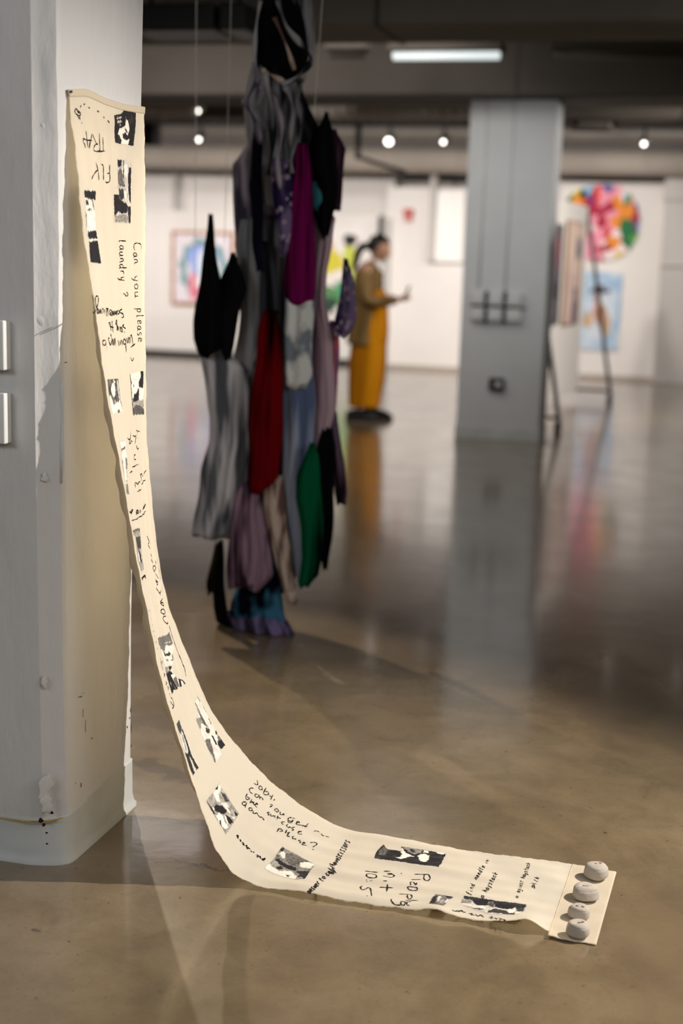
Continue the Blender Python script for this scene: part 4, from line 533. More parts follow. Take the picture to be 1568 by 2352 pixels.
# tape tabs at the two top corners are hidden under the hem; a pin at the near corner
p_ = P(np.array(.006), np.array(-.01), .002)+np.array(BI)
bm = bmesh.new(); tube(bm, [tuple(p_), tuple(p_+np.array([.004, -.001, .001]))], .003, 8); bm_obj('pin', bm, M['black'], ban)
# handwriting: flat ink ribbons lying on the cloth
def ribbons(label, wmm, strokes):
    vv = []; ff = []
    for st in strokes:
        q = np.array(st, float).reshape(-1, 2)*[1/2000, 1/740]
        if len(q) < 2: continue
        if len(q) > 2:                       # Catmull-Rom
            e = np.vstack([2*q[0]-q[1], q, 2*q[-1]-q[-2]]); o_ = []
            for i in range(1, len(e)-2):
                for k in np.linspace(0, 1, 4, endpoint=False):
                    o_.append(.5*((2*e[i])+(-e[i-1]+e[i+1])*k+(2*e[i-1]-5*e[i]+4*e[i+1]-e[i+2])*k*k+(-e[i-1]+3*e[i]-3*e[i+1]+e[i+2])*k**3))
            q = np.array(o_+[e[-2]])
        else:
            q = q[0]+(q[1]-q[0])*np.linspace(0, 1, 5)[:, None]
        m_ = q*[1, .37]                       # metres on the cloth
        d = np.gradient(m_, axis=0); d /= np.linalg.norm(d, axis=1)[:, None]+1e-9
        w = wmm/1250*(.75+.25*np.sin(np.arange(len(q))*1.3+len(vv))); w[0] *= .6; w[-1] *= .5
        nrm = np.stack([-d[:, 1], d[:, 0]], -1)*w[:, None]
        a_ = (m_+nrm)/[1, .37]; b_ = (m_-nrm)/[1, .37]; b0 = len(vv)
        A_ = P(a_[:, 0], a_[:, 1], .0007); B_ = P(b_[:, 0], b_[:, 1], .0007)
        for i in range(len(q)): vv += [A_[i]+np.array(BI), B_[i]+np.array(BI)]
        for i in range(len(q)-1): ff.append((b0+2*i, b0+2*i+1, b0+2*i+3, b0+2*i+2))
    me = bpy.data.meshes.new('handwriting'); me.from_pydata([tuple(v) for v in vv], [], ff)
    o = link('handwriting', me, M['ink'], ban, False); o['label'] = label
for n_ in NOTES: ribbons(*n_)
# photo prints: flat patches following the cloth, tones painted per point
def print_patch(label, outline, base, blobs, seed):
    ol = np.array(outline, float).reshape(-1, 2)*[1/2000, 1/740]
    s0, t0 = ol.min(0); s1, t1 = ol.max(0); h = .0011
    ns = int((s1-s0)/h)+2; nt_ = int((t1-t0)*.37/h)+2
    S, T = np.meshgrid(np.linspace(s0, s1, ns), np.linspace(t0, t1, nt_), indexing='ij')
    js = (vnoise(S*260, T*100, seed)-.5)*.005; jt = (vnoise(S*260, T*100, seed+9)-.5)*.013
    Sx, Tx = S+js, T+jt
    ins = inpoly(S+js*.4, T+jt*.4, ol)
    g = np.full(S.shape, float(base)); g = g+(vnoise(S*90, T*36, seed)-.5)*.22
    for v, b in blobs:
        m_ = inpoly(Sx, Tx, np.array(b, float).reshape(-1, 2)*[1/2000, 1/740]); g[m_] = v
    g = g+(vnoise(S*330, T*120, seed+3)-.5)*.26*np.clip(1.3-abs(g-.45)*2, .12, 1)
    for _ in range(1): g = (g+np.roll(g, 1, 0)+np.roll(g, -1, 0)+np.roll(g, 1, 1)+np.roll(g, -1, 1))/5
    g = np.clip(g, 0, 1)
    V = P(S, T, .00045)+np.array(BI)
    dark = np.array(lin((40, 38, 40))[:3]); lite = np.array(lin((238, 228, 212))[:3])
    sr = (g**1.9)[..., None]; cols = dark+(lite-dark)*sr
    idx = np.arange(ns*nt_).reshape(ns, nt_); keep = ins[:-1, :-1] & ins[1:, 1:] & ins[:-1, 1:] & ins[1:, :-1]
    q = np.stack([idx[:-1, :-1], idx[:-1, 1:], idx[1:, 1:], idx[1:, :-1]], -1)[keep]
    used = np.unique(q); rm = -np.ones(ns*nt_, int); rm[used] = np.arange(len(used))
    me = bpy.data.meshes.new('photo_print'); me.from_pydata(V.reshape(-1, 3)[used].tolist(), [], rm[q].tolist())
    o = link('photo_print', me, M['print'], ban); paint_attr(me, cols.reshape(-1, 3)[used]); o['label'] = label
for i, p in enumerate(PRINTS): print_patch(*p, i)
# ------------------------------------------------------------------ clay stones holding the end
def stone(loc, w, h, rz, label, kind):
    r_ = empty('clay_stone', loc, label, 'stone', None, rz)
    bm = bmesh.new(); bmesh.ops.create_icosphere(bm, subdivisions=5, radius=1)
    for v in bm.verts:
        p = v.co.copy(); rxy = math.hypot(p.x, p.y)
        z = math.copysign(abs(p.z)**.42, p.z); k = 1+.10*(1-z) if z < .5 else 1
        f = 1+.05*math.sin(3*math.atan2(p.y, p.x)+kind*1.7)+.03*math.sin(5*p.z+kind*2+2*p.x)
        s = (1-abs(z)**4*.16); rr_ = rxy**.42 if rxy > 0 else 0
        u = (p.x/rxy if rxy else 0, p.y/rxy if rxy else 0)
        x = u[0]*rr_*s*k*f*w/2; y = u[1]*rr_*s*k*f*w/2*.94; zz = (z*.5+.5)*h
        # dimples on the top
        if kind in (0, 2):
            for (dx, dy) in (((-.0055, -.004), (.0075, -.003)) if kind == 2 else ((-.003, 0), (.009, .004))):
                zz -= .0028*math.exp(-((x-dx)**2+(y-dy)**2)/.0000075)*(p.z > 0)
        else:
            zz -= (.0055 if kind == 1 else .007)*math.exp(-((y-.25*x+.003)**2)/.00001)*math.exp(-(x/.010)**2)*(p.z > 0)
        v.co = (x, y, zz)
    bm_obj('stone_body', bm, M['clay'], r_, True)
    pits = {0: ((-.003, 0), (.009, .004)), 1: ((-.004, -.0035), (.003, -.0025)), 2: ((-.0055, -.004), (.0075, -.003)), 3: ((.002, -.002), (.009, .003))}[kind]
    for dx, dy in pits:
        bm = bmesh.new(); bmesh.ops.create_icosphere(bm, subdivisions=2, radius=1)
        for v in bm.verts: v.co = (v.co.x*.0046+dx, v.co.y*.0026+dy, v.co.z*.0022+h-.0014-(.0015 if kind in (1, 3) else 0))
        bm_obj('pit', bm, M['clay_pit'], r_, True)
for i, (x, y, w, h, rz, lab) in enumerate(((-.197, 3.215, .052, .036, .3, 'clay stone at the far edge of the cloth end, tallest of the four'), (-.211, 3.092, .055, .034, 0, 'widest clay stone, second from the far edge'), (-.215, 2.992, .044, .028, -.1, 'small clay stone with two red pits, third from the far edge'), (-.208, 2.902, .046, .033, .15, 'cleft clay stone nearest the camera at the cloth end'))):
    stone((x, y, .0065), w, h, rz, lab, i)
# ------------------------------------------------------------------ hanging garment sculpture
def gm(name, c, c2=None, nscale=18, stretch=(1, 1, .09), spots=None, vor=26):  # dark streaks paint fold shade into cloth colour; on printed cloths, pattern too
    m = mat(name, c, .92, .06, c2=c2 or tuple(v*.4 for v in c[:3])+(1,), nscale=nscale, stretch=stretch, bump=.35, bscale=60, bdist=.003)
    for nd in m.node_tree.nodes:
        if nd.type == 'VALTORGB': nd.color_ramp.elements[0].position = .43; nd.color_ramp.elements[1].position = .57
        if nd.type == 'TEX_NOISE' and nd.inputs['Detail'].default_value == 6: nd.inputs['Detail'].default_value = 2
    if spots:
        N = m.node_tree.nodes; L = m.node_tree.links; b = N['Principled BSDF']; src = b.inputs['Base Color'].links[0].from_socket
        v = N.new('ShaderNodeTexVoronoi'); v.inputs['Scale'].default_value = vor; tc = N.new('ShaderNodeTexCoord'); L.new(tc.outputs['Object'], v.inputs['Vector'])
        lt = N.new('ShaderNodeMath'); lt.operation = 'LESS_THAN'; lt.inputs[1].default_value = .33; L.new(v.outputs['Distance'], lt.inputs[0])
        mx = N.new('ShaderNodeMix'); mx.data_type = 'RGBA'; L.new(lt.outputs[0], mx.inputs[0]); L.new(src, mx.inputs[6]); mx.inputs[7].default_value = spots; L.new(mx.outputs[2], b.inputs['Base Color'])
    return m
GM = {
 'black': gm('black_knit', lin((14, 12, 14)), lin((7, 6, 7))), 'grey': gm('grey_jersey', lin((150, 150, 154)), lin((26, 26, 30)), 16, (1, 1, .12)), 'lilacgrey': gm('lilac_grey_print', lin((160, 150, 160)), lin((64, 58, 76)), 17, (1, 1, .2)),
 'darkgrey': gm('charcoal_grey_cotton', lin((150, 152, 156)), lin((58, 60, 66)), 14), 'navy': gm('navy_cloth', lin((20, 18, 42)), lin((8, 8, 20))), 'charcoal': gm('charcoal_cloth', lin((56, 58, 66)), lin((16, 16, 20))),
 'purplespot': gm('purple_print', lin((110, 96, 132)), lin((38, 28, 66)), 16, (1, 1, .4), lin((150, 136, 156)), 32), 'magenta': gm('magenta_satin', lin((112, 8, 80)), lin((26, 0, 12)), 19, (1, 1, .03)), 'mauve': gm('mauve_cloth', lin((140, 114, 132)), lin((44, 28, 40)), 22),
 'teal': gm('teal_cloth', lin((48, 112, 124))), 'plaid': gm('pale_plaid', lin((214, 218, 218)), lin((120, 130, 142)), 19, (.5, 1, .5)), 'dustyblue': gm('dusty_blue', lin((160, 170, 190)), lin((86, 100, 134)), 16), 'pinkgrey': gm('pinkish_grey', lin((180, 156, 168)), lin((120, 98, 110)), 14),
 'rose': gm('rose_print', lin((186, 92, 104)), lin((96, 84, 140)), 22, (1, 1, .3)), 'darkred': gm('dark_red_velvet', lin((100, 2, 8)), lin((8, 0, 0)), 12, (1, 1, .1)), 'lightgrey': gm('light_grey_denim', lin((196, 194, 198)), lin((84, 86, 92)), 16, (1, 1, .12)), 'green': gm('green_knit', lin((3, 84, 54)), lin((1, 16, 10)), 14),
 'darkmauve': gm('dark_mauve', lin((104, 84, 104)), lin((28, 18, 28))), 'beige': gm('beige_floral', lin((186, 168, 154)), lin((96, 76, 70)), 22, (1, 1, .2)), 'tiedye': gm('blue_tie_dye', lin((58, 108, 136)), lin((3, 6, 16)), 10, (1, 1, .7)), 'lilac': gm('lilac_cloth', lin((116, 104, 142)), lin((52, 46, 64)), 14),
 'olive': gm('dark_olive', lin((48, 42, 22)), lin((10, 8, 5)))}
gs = empty('garment_sculpture', (-1.69, 5.1, 0), 'tall bundle of used garments sewn together and hung from the ceiling on threads', 'hanging sculpture')
for gi, (nm, lab, mk, dy, th, rows) in enumerate(GARMENTS):
    rows = sorted(rows, key=lambda r_: -r_[0]); z = np.array([r_[0] for r_ in rows]); xc = np.array([r_[1] for r_ in rows]); hw = np.array([r_[2] for r_ in rows])
    n = max(8, int((z[0]-z[-1])/.02)); zz = np.linspace(z[0], z[-1], n); X = np.interp(zz, z[::-1], xc[::-1]); Wd = np.interp(zz, z[::-1], hw[::-1])
    nk = max(4, min(9, int(hw.max()/.013))); NA = 72; th_ = np.linspace(0, 2*np.pi, NA, endpoint=False); rings = []
    for i in range(n):
        ph = .5*math.sin(zz[i]*6+gi)+zz[i]*1.2*((gi % 3)-1); amp = .34+.14*math.sin(zz[i]*9+gi*2)
        if mk == 'magenta' or nm == 'skirt': amp = .42
        f = 1+amp*(np.cos(nk*th_+ph+gi)*.6+np.cos((nk+3)*th_-ph*1.7)*.4)*(abs(np.sin(th_)) ** .7)
        depth = max(.02, Wd[i]*th)
        rings.append(np.stack([X[i]+Wd[i]*np.cos(th_)+.0025*np.sin(zz[i]*25+gi), dy+depth*np.sin(th_)*f+.004*np.sin(zz[i]*14+gi), np.full(NA, zz[i])+.01*np.cos(3*th_+gi)*(i in (0, n-1))], -1))
    rings = np.array(rings); rings[..., 2] = np.maximum(rings[..., 2], .004)
    o = loft(nm, rings, GM[mk], gs); o['label'] = lab
# knotted straps looping round the neck of the bundle
for pts, rd, mk in (([(-.004, 2.36), (-.018, 2.27), (-.022, 2.17), (-.004, 2.095)], .008, 'grey'), ([(.062, 2.36), (.097, 2.27), (.165, 2.197), (.192, 2.152), (.151, 2.104), (.086, 2.069)], .011, 'grey'), ([(.05, 2.30), (.10, 2.20), (.13, 2.12)], .008, 'beige'),
        ([(.019, 2.107), (.047, 1.986), (.055, 1.863), (.04, 1.75)], .014, 'grey'), ([(.098, 2.06), (.129, 1.986), (.12, 1.87), (.13, 1.76)], .012, 'grey'), ([(.152, 2.07), (.145, 1.98), (.15, 1.90), (.11, 1.756)], .010, 'grey'),
        ([(-.004, 2.095), (-.046, 2.02), (-.05, 2.0), (-.01, 1.93), (.007, 1.86)], .013, 'lilacgrey'), ([(.0, 2.06), (.06, 2.02), (.09, 1.92), (.075, 1.80), (.09, 1.70)], .011, 'lilacgrey'), ([(.01, 2.12), (.05, 2.10), (.09, 2.08)], .010, 'beige')):
    q = [Vector((x, -.13, z)) for x, z in pts]; o_ = []
    for k in range(len(q)-1):
        a0_, a1_, a2_, a3_ = q[max(k-1, 0)], q[k], q[k+1], q[min(k+2, len(q)-1)]
        for t in (0, .25, .5, .75): o_.append(.5*((2*a1_)+(-a0_+a2_)*t+(2*a0_-5*a1_+4*a2_-a3_)*t*t+(-a0_+3*a1_-3*a2_+a3_)*t**3))
    o_.append(q[-1]); bm = bmesh.new(); tube(bm, o_, [rd*(.7+.4*math.sin(2+k*.9)) for k in range(len(o_))], 12); bm_obj('knotted_strap', bm, GM[mk], gs, True)
# threads the bundle hangs from
for i, (x0, x1, dy) in enumerate(((-.20, -.19, .12), (.215, .17, .0), (-.335, -.30, .08))):
    bm = bmesh.new(); tube(bm, [(x0, dy, 2.94), (x1, dy*.4, (1.5, 1.97, 1.1)[i])], .0011, 6); bm_obj('thread', bm, M['thread'], gs)
bm = bmesh.new(); tube(bm, [(0, .15, 2.945), (-.01, .02, 2.5)], .02, 10); bm_obj('rope', bm, GM['grey'], gs, True)
# ------------------------------------------------------------------ person with a phone (faces +X), local metres, feet at z = 0
pe = empty('person', (-3.14, 12.6, 0), 'person in a brown cardigan and mustard trousers standing in profile and looking at a phone', 'person')
M['skin'] = mat('skin', lin((206, 156, 128)), .55, .3, noise=.08, nscale=20)
M['hair'] = mat('black_hair', lin((22, 19, 18)), .5, .4, noise=.3, nscale=60, stretch=(1, 1, .1))
M['cardigan'] = mat('brown_cardigan_wool', lin((146, 118, 76)), .95, .1, c2=lin((104, 80, 46)), nscale=5, stretch=(1, 1, .25), bump=.5, bscale=80, bdist=.004)
M['mustard'] = mat('mustard_cotton', lin((204, 134, 16)), .9, .1, c2=lin((160, 92, 8)), nscale=4, stretch=(1, 1, .1), bump=.3, bscale=20)
M['shoe'] = mat('black_shoe_leather', lin((24, 23, 24)), .5, .4)
def skin_body():
    J = {'pelvis': (-.04, 0, .93, .10), 'waist': (-.05, 0, 1.08, .095), 'chest': (-.05, 0, 1.27, .115), 'neck': (-.02, 0, 1.43, .05), 'neck2': (.005, 0, 1.48, .045),
         'shL': (-.04, .15, 1.38, .055), 'elL': (.0, .19, 1.10, .04), 'wrL': (.22, .10, 1.11, .026), 'shR': (-.04, -.15, 1.38, .055), 'elR': (-.01, -.2, 1.09, .04), 'wrR': (.23, -.08, 1.12, .026),
         'hL': (.0, .09, .88, .085), 'kL': (.03, .095, .48, .055), 'aL': (-.03, .09, .09, .035), 'hR': (-.02, -.09, .88, .085), 'kR': (.0, -.09, .48, .055), 'aR': (-.10, -.09, .09, .035)}
    E_ = [('pelvis', 'waist'), ('waist', 'chest'), ('chest', 'neck'), ('neck', 'neck2'), ('chest', 'shL'), ('shL', 'elL'), ('elL', 'wrL'), ('chest', 'shR'), ('shR', 'elR'), ('elR', 'wrR'), ('pelvis', 'hL'), ('hL', 'kL'), ('kL', 'aL'), ('pelvis', 'hR'), ('hR', 'kR'), ('kR', 'aR')]
    k = list(J); me = bpy.data.meshes.new('body'); me.from_pydata([J[a][:3] for a in k], [(k.index(a), k.index(b)) for a, b in E_], [])
    o = bpy.data.objects.new('body', me); COL.objects.link(o); o.parent = pe; me.materials.append(M['skin'])
    md = o.modifiers.new('skin', 'SKIN'); md.use_smooth_shade = True
    for i, a in enumerate(k):
        me.skin_vertices[0].data[i].radius = (J[a][3],)*2; me.skin_vertices[0].data[i].use_root = (i == 0)
    s = o.modifiers.new('sub', 'SUBSURF'); s.levels = s.render_levels = 2
skin_body()
def hand(side, wrist, name='hand'):
    w = Vector(wrist); me = bpy.data.meshes.new(name); V = [w, w+Vector((.045, 0, .008))]; E_ = [(0, 1)]; Rr = [.02, .026]
    for i in range(4):
        b = len(V); y = (-.024+.016*i); L_ = (.062, .07, .066, .052)[i]
        p0 = w+Vector((.075, y, .012)); p1 = p0+Vector((L_*.45, 0, .012)); p2 = p1+Vector((-.005, -side*.01, .03)); V += [p0, p1, p2]; E_ += [(1, b), (b, b+1), (b+1, b+2)]; Rr += [.011, .009, .008]
    b = len(V); V += [w+Vector((.04, -side*.03, .02)), w+Vector((.07, -side*.035, .045))]; E_ += [(1, b), (b, b+1)]; Rr += [.012, .009]
    me.from_pydata([tuple(v) for v in V], E_, []); o = bpy.data.objects.new(name, me); COL.objects.link(o); o.parent = pe; me.materials.append(M['skin'])
    md = o.modifiers.new('skin', 'SKIN'); md.use_smooth_shade = True
    for i, r_ in enumerate(Rr): me.skin_vertices[0].data[i].radius = (r_, r_); me.skin_vertices[0].data[i].use_root = (i == 0)
    s = o.modifiers.new('sub', 'SUBSURF'); s.levels = s.render_levels = 1
hand(1, (.22, .10, 1.11)); hand(-1, (.235, -.08, 1.12))
# head in profile, looking down along +X
bm = bmesh.new(); bmesh.ops.create_uvsphere(bm, u_segments=40, v_segments=30, radius=1)
for v in bm.verts:
    x, y, z = v.co; X_ = x*.095; Y_ = y*.073; Z_ = z*.115
    if z < 0: X_ += .018*(-z)*(1 if x > 0 else .6); Y_ *= 1-.35*(-z); X_ *= 1-.12*(-z) if x < 0 else 1
    if x > .6 and abs(y) < .35:
        X_ += .026*math.exp(-((z+.12)/.16)**2)*math.exp(-(y/.14)**2)          # nose
        X_ += .010*math.exp(-((z+.47)/.07)**2)*math.exp(-(y/.22)**2)          # lips
        X_ += .012*math.exp(-((z+.78)/.12)**2)*math.exp(-(y/.25)**2)          # chin
        X_ -= .008*math.exp(-((z-.08)/.08)**2)                                 # eye line
        X_ += .004*math.exp(-((z-.25)/.08)**2)
    v.co = (X_, Y_, Z_)
bmesh.ops.rotate(bm, verts=bm.verts, cent=(0, 0, -.05), matrix=Matrix.Rotation(R(17), 3, 'Y')); bmesh.ops.translate(bm, verts=bm.verts, vec=(.03, 0, 1.575))
hd = bm_obj('head', bm, M['skin'], pe, True)
for s in (-1, 1):
    bm = bmesh.new(); bmesh.ops.create_uvsphere(bm, u_segments=12, v_segments=8, radius=1)
    for v in bm.verts: v.co = (v.co.x*.016+.015, v.co.y*.006+s*.073, v.co.z*.028+1.565)
    bm_obj('ear', bm, M['skin'], hd, True)
    bm = bmesh.new(); bmesh.ops.create_uvsphere(bm, u_segments=12, v_segments=8, radius=1)
    for v in bm.verts: v.co = (v.co.x*.008+.112, v.co.y*.013+s*.03, v.co.z*.006+1.565)
    bm_obj('eye', bm, M['shoe'], hd, True)
# hair cap, bun and tail
bm = bmesh.new(); bmesh.ops.create_uvsphere(bm, u_segments=36, v_segments=26, radius=1)
for v in bm.verts:
    x, y, z = v.co; v.co = (x*.108, y*.083, z*.122); v.co.z += .006*math.sin(x*14)
bmesh.ops.delete(bm, geom=[v for v in bm.verts if v.co.x > .035 and v.co.z < .05 or v.co.z < -.06 or (v.co.x > -.0 and v.co.z < -.01)], context='VERTS')
bmesh.ops.rotate(bm, verts=bm.verts, cent=(0, 0, -.05), matrix=Matrix.Rotation(R(14), 3, 'Y')); bmesh.ops.translate(bm, verts=bm.verts, vec=(.02, 0, 1.588))
h_ = bm_obj('hair', bm, M['hair'], pe, True); md = h_.modifiers.new('t', 'SOLIDIFY'); md.thickness = .012
bm = bmesh.new(); tube(bm, [(-.07, 0, 1.60), (-.125, 0, 1.585), (-.16, 0, 1.53), (-.175, 0, 1.46), (-.19, 0, 1.40), (-.205, 0, 1.36)], [.03, .038, .036, .032, .026, .008], 14); bm_obj('ponytail', bm, M['hair'], pe, True)
def shell(name, secs, material, parent, nk=0, amp=0, n=48):
    th_ = np.linspace(0, 2*np.pi, n, endpoint=False); rings = []
    secs = np.array(secs, float); zz = np.linspace(0, len(secs)-1, len(secs)*5)
    for q in zz:
        c = [np.interp(q, range(len(secs)), secs[:, j]) for j in range(5)]
        f = 1+amp*np.cos(nk*th_+q)*min(1, q/2) if nk else 1
        rings.append(np.stack([c[0]+c[3]*np.cos(th_)*f, c[1]+c[4]*np.sin(th_)*f, np.full(n, c[2])], -1))
    return loft(name, rings, material, parent)
# section: x, y, z, rx, ry
cg = shell('cardigan', [(-.03, 0, 1.455, .055, .06), (-.04, 0, 1.42, .09, .13), (-.05, 0, 1.36, .125, .185), (-.055, 0, 1.22, .135, .19), (-.05, 0, 1.08, .13, .18), (-.05, 0, .95, .15, .19), (-.055, 0, .80, .165, .205), (-.055, 0, .70, .17, .21)], M['cardigan'], pe, 9, .04)
for s, pts in ((1, [(-.04, .16, 1.385), (-.03, .2, 1.25), (.0, .21, 1.10), (.10, .16, 1.10), (.21, .105, 1.115)]), (-1, [(-.04, -.16, 1.385), (-.05, -.21, 1.25), (-.01, -.22, 1.085), (.10, -.16, 1.095), (.225, -.085, 1.125)])):
    bm = bmesh.new(); tube(bm, pts, [.06, .064, .06, .056, .045], 18); o = bm_obj('sleeve', bm, M['cardigan'], cg, True); q = o.modifiers.new('s', 'SUBSURF'); q.levels = q.render_levels = 1
bm = bmesh.new(); tube(bm, [(-.0, 0, 1.455), (.035, 0, 1.40), (.055, 0, 1.36)], [.05, .055, .04], 14); bm_obj('white_collar', bm, M['plastic_white'], pe, True)
shell('mustard_top', [(.01, 0, 1.2, .10, .12), (.03, 0, 1.0, .115, .14), (.035, 0, .85, .12, .15), (.03, 0, .72, .115, .15)], M['mustard'], pe, 7, .03)
tp = shell('trousers', [(-.04, 0, .98, .14, .17), (-.035, 0, .86, .155, .185), (-.025, 0, .72, .165, .19), (-.03, .0, .55, .17, .19), (-.035, 0, .40, .165, .185), (-.045, 0, .25, .155, .175), (-.05, 0, .12, .145, .17)], M['mustard'], pe, 8, .035)
for s, x in ((1, .03), (-1, -.06)):
    bm = bmesh.new(); tube(bm, [(x-.13, s*.09, .05), (x-.08, s*.09, .055), (x, s*.09, .055), (x+.09, s*.09, .04), (x+.16, s*.09, .03)], [.035, .045, .05, .045, .025], 16)
    for v in bm.verts: v.co.z = max(.02, v.co.z)
    so = bm_obj('shoe', bm, M['shoe'], pe, True)
    bm = bmesh.new(); tube(bm, [(x-.14, s*.09, .016), (x-.05, s*.09, .016), (x+.08, s*.09, .016), (x+.175, s*.09, .016)], [.03, .045, .05, .03], 16)
    for v in bm.verts: v.co.z = min(.03, max(0, v.co.z))
    bm_obj('sole', bm, M['shoe'], so)
ph = empty('phone', (-2.83, 12.6, 1.17), 'dark smartphone held up in the hands of the person', 'phone')
bm = bmesh.new(); box(bm, -.005, .005, -.037, .037, -.07, .08, .004, 2); bmesh.ops.rotate(bm, verts=bm.verts, matrix=Matrix.Rotation(R(20), 3, 'Y'), cent=(0, 0, 0)); bm_obj('case', bm, M['black'], ph)
bm = bmesh.new(); box(bm, -.0065, -.005, -.033, .033, -.064, .074); bmesh.ops.rotate(bm, verts=bm.verts, matrix=Matrix.Rotation(R(20), 3, 'Y'), cent=(0, 0, 0)); bm_obj('screen', bm, mat('phone_screen', lin((40, 44, 50)), .1, .5), ph)
# ------------------------------------------------------------------ paintings
def canvas(name, label, loc, w, h, fn, frame=None, fw_=.03, depth=.03, rz=0, nx=120, shape=None, lean=0):
    r_ = empty(name, loc, label, 'painting', None, rz); ny = int(nx*h/w)
    U, Vv = np.meshgrid(np.linspace(0, 1, nx), np.linspace(0, 1, ny), indexing='ij')
    Pn = np.stack([(U-.5)*w, np.full(U.shape, -depth-.001), (Vv-.5)*h], -1)
    me = grid_mesh('painted_surface', Pn, nx, ny); c = fn(U, Vv); o = link('painted_surface', me, M['paint'], r_); paint_attr(me, c.reshape(-1, 3))
    bm = bmesh.new(); box(bm, -w/2, w/2, -depth, 0, -h/2, h/2); bm_obj('stretcher', bm, M['plastic_white'] if not frame else M['wood_edge'], r_)
    if frame:
        for k, b in enumerate(((-w/2-fw_, w/2+fw_, h/2, h/2+fw_), (-w/2-fw_, w/2+fw_, -h/2-fw_, -h/2), (-w/2-fw_, -w/2, -h/2, h/2), (w/2, w/2+fw_, -h/2, h/2))):
            bm = bmesh.new(); box(bm, b[0], b[1], -depth-.012, 0, b[2], b[3], .004); bm_obj('frame_rail', bm, frame, r_)
    return r_
def L3(*c): return np.array(lin(c)[:3])
def layer(img, m, c, a=1.0): img[m] = img[m]*(1-a)+L3(*c)*a
def blob(U, V, u, v, ru, rv, wob=.15, seed=0):
    a = np.arctan2(V-v, U-u); return ((U-u)/ru)**2+((V-v)/rv)**2 < 1+wob*np.sin(3*a+seed)+wob*.6*np.sin(7*a+seed*2)
def p_wreath(U, V):
    im = np.zeros(U.shape+(3,))+L3(226, 220, 228); rr_ = np.hypot((U-.52)/.42, (V-.5)/.44); ang = np.arctan2(V-.5, U-.52)
    layer(im, (rr_ > .72) & (rr_ < 1.02+.08*np.sin(ang*11)), (140, 172, 178)); layer(im, (rr_ > .78) & (rr_ < .98) & (np.sin(ang*17) > .2), (86, 128, 128))
    layer(im, blob(U, V, .5, .62, .26, .24), (150, 172, 236)); layer(im, blob(U, V, .52, .58, .14, .2, .1, 2), (214, 224, 244))
    layer(im, blob(U, V, .36, .24, .10, .2, .2, 1), (232, 132, 152)); layer(im, blob(U, V, .62, .74, .08, .12, .3, 3), (206, 90, 120)); layer(im, blob(U, V, .55, .3, .16, .14, .2, 5), (236, 236, 240)); layer(im, blob(U, V, .7, .2, .14, .1, .2, 6), (120, 150, 220))
    return im
wp = canvas('framed_painting', 'framed painting of a blue and red figure in a wreath on the left partition', (-7.36, 19.27, 1.28), .86, .97, p_wreath, M['wood'], .045)
for k in range(26):                         # beads along the painted frame
    t_ = k/26*4; side = int(t_); f = t_-side; x, z = ((-.452+.904*f, .507), (.452, .507-1.014*f), (.452-.904*f, -.507), (-.452, -.507+1.014*f))[side]
    bm = bmesh.new(); bmesh.ops.create_icosphere(bm, subdivisions=1, radius=.014); o = bm_obj('frame_bead', bm, M['plastic_white'] if k % 2 else M['red'], wp); o.location = (x, -.045, z)
def p_green(U, V):
    im = np.zeros(U.shape+(3,))+L3(232, 226, 222); layer(im, blob(U, V, .25, .78, .14, .12, .3, 1), (220, 140, 110)); layer(im, blob(U, V, .35, .66, .22, .16, .3, 2), (208, 196, 60))
    layer(im, blob(U, V, .75, .4, .16, .5, .3, 3), (196, 204, 84)); layer(im, blob(U, V, .5, .22, .4, .16, .4, 4), (88, 140, 90)); layer(im, blob(U, V, .7, .3, .2, .14, .3, 5), (70, 160, 120)); layer(im, blob(U, V, .3, .1, .2, .1, .3, 6), (44, 70, 60)); layer(im, blob(U, V, .75, .93, .16, .08, .2, 7), (24, 24, 34))
    return im
canvas('flower_painting', 'green and yellow painting half hidden behind the hanging garments', (-5.32, 19.28, 1.27), .62, 1.1, p_green, None)
def p_hat(U, V):
    im = np.zeros(U.shape+(3,))+L3(176, 200, 222); n = vnoise(U*5, V*7, 3); layer(im, n > .55, (206, 218, 230), .7); layer(im, vnoise(U*4, V*6, 8) > .7, (140, 176, 210), .6); layer(im, blob(U, V, .5, .4, .3, .3, .2, 9), (214, 222, 230), .8)
    layer(im, blob(U, V, .40, .66, .10, .09, .1, 1), (186, 140, 124)); layer(im, blob(U, V, .44, .755, .28, .03, .2, 2), (44, 40, 44)); layer(im, blob(U, V, .42, .79, .14, .045, .1, 2), (54, 48, 50))
    layer(im, blob(U, V, .42, .5, .12, .13, .2, 3), (222, 160, 156)); layer(im, blob(U, V, .5, .45, .14, .14, .2, 6), (172, 122, 84)); layer(im, blob(U, V, .18, .38, .12, .10, .3, 4), (200, 164, 120)); layer(im, blob(U, V, .68, .32, .08, .14, .2, 5), (190, 156, 118)); return im
canvas('blue_painting', 'pale blue painting of a seated figure in a dark hat below the round artwork', (-1.61, 19.04, .905), .52, 1.03, p_hat, None)
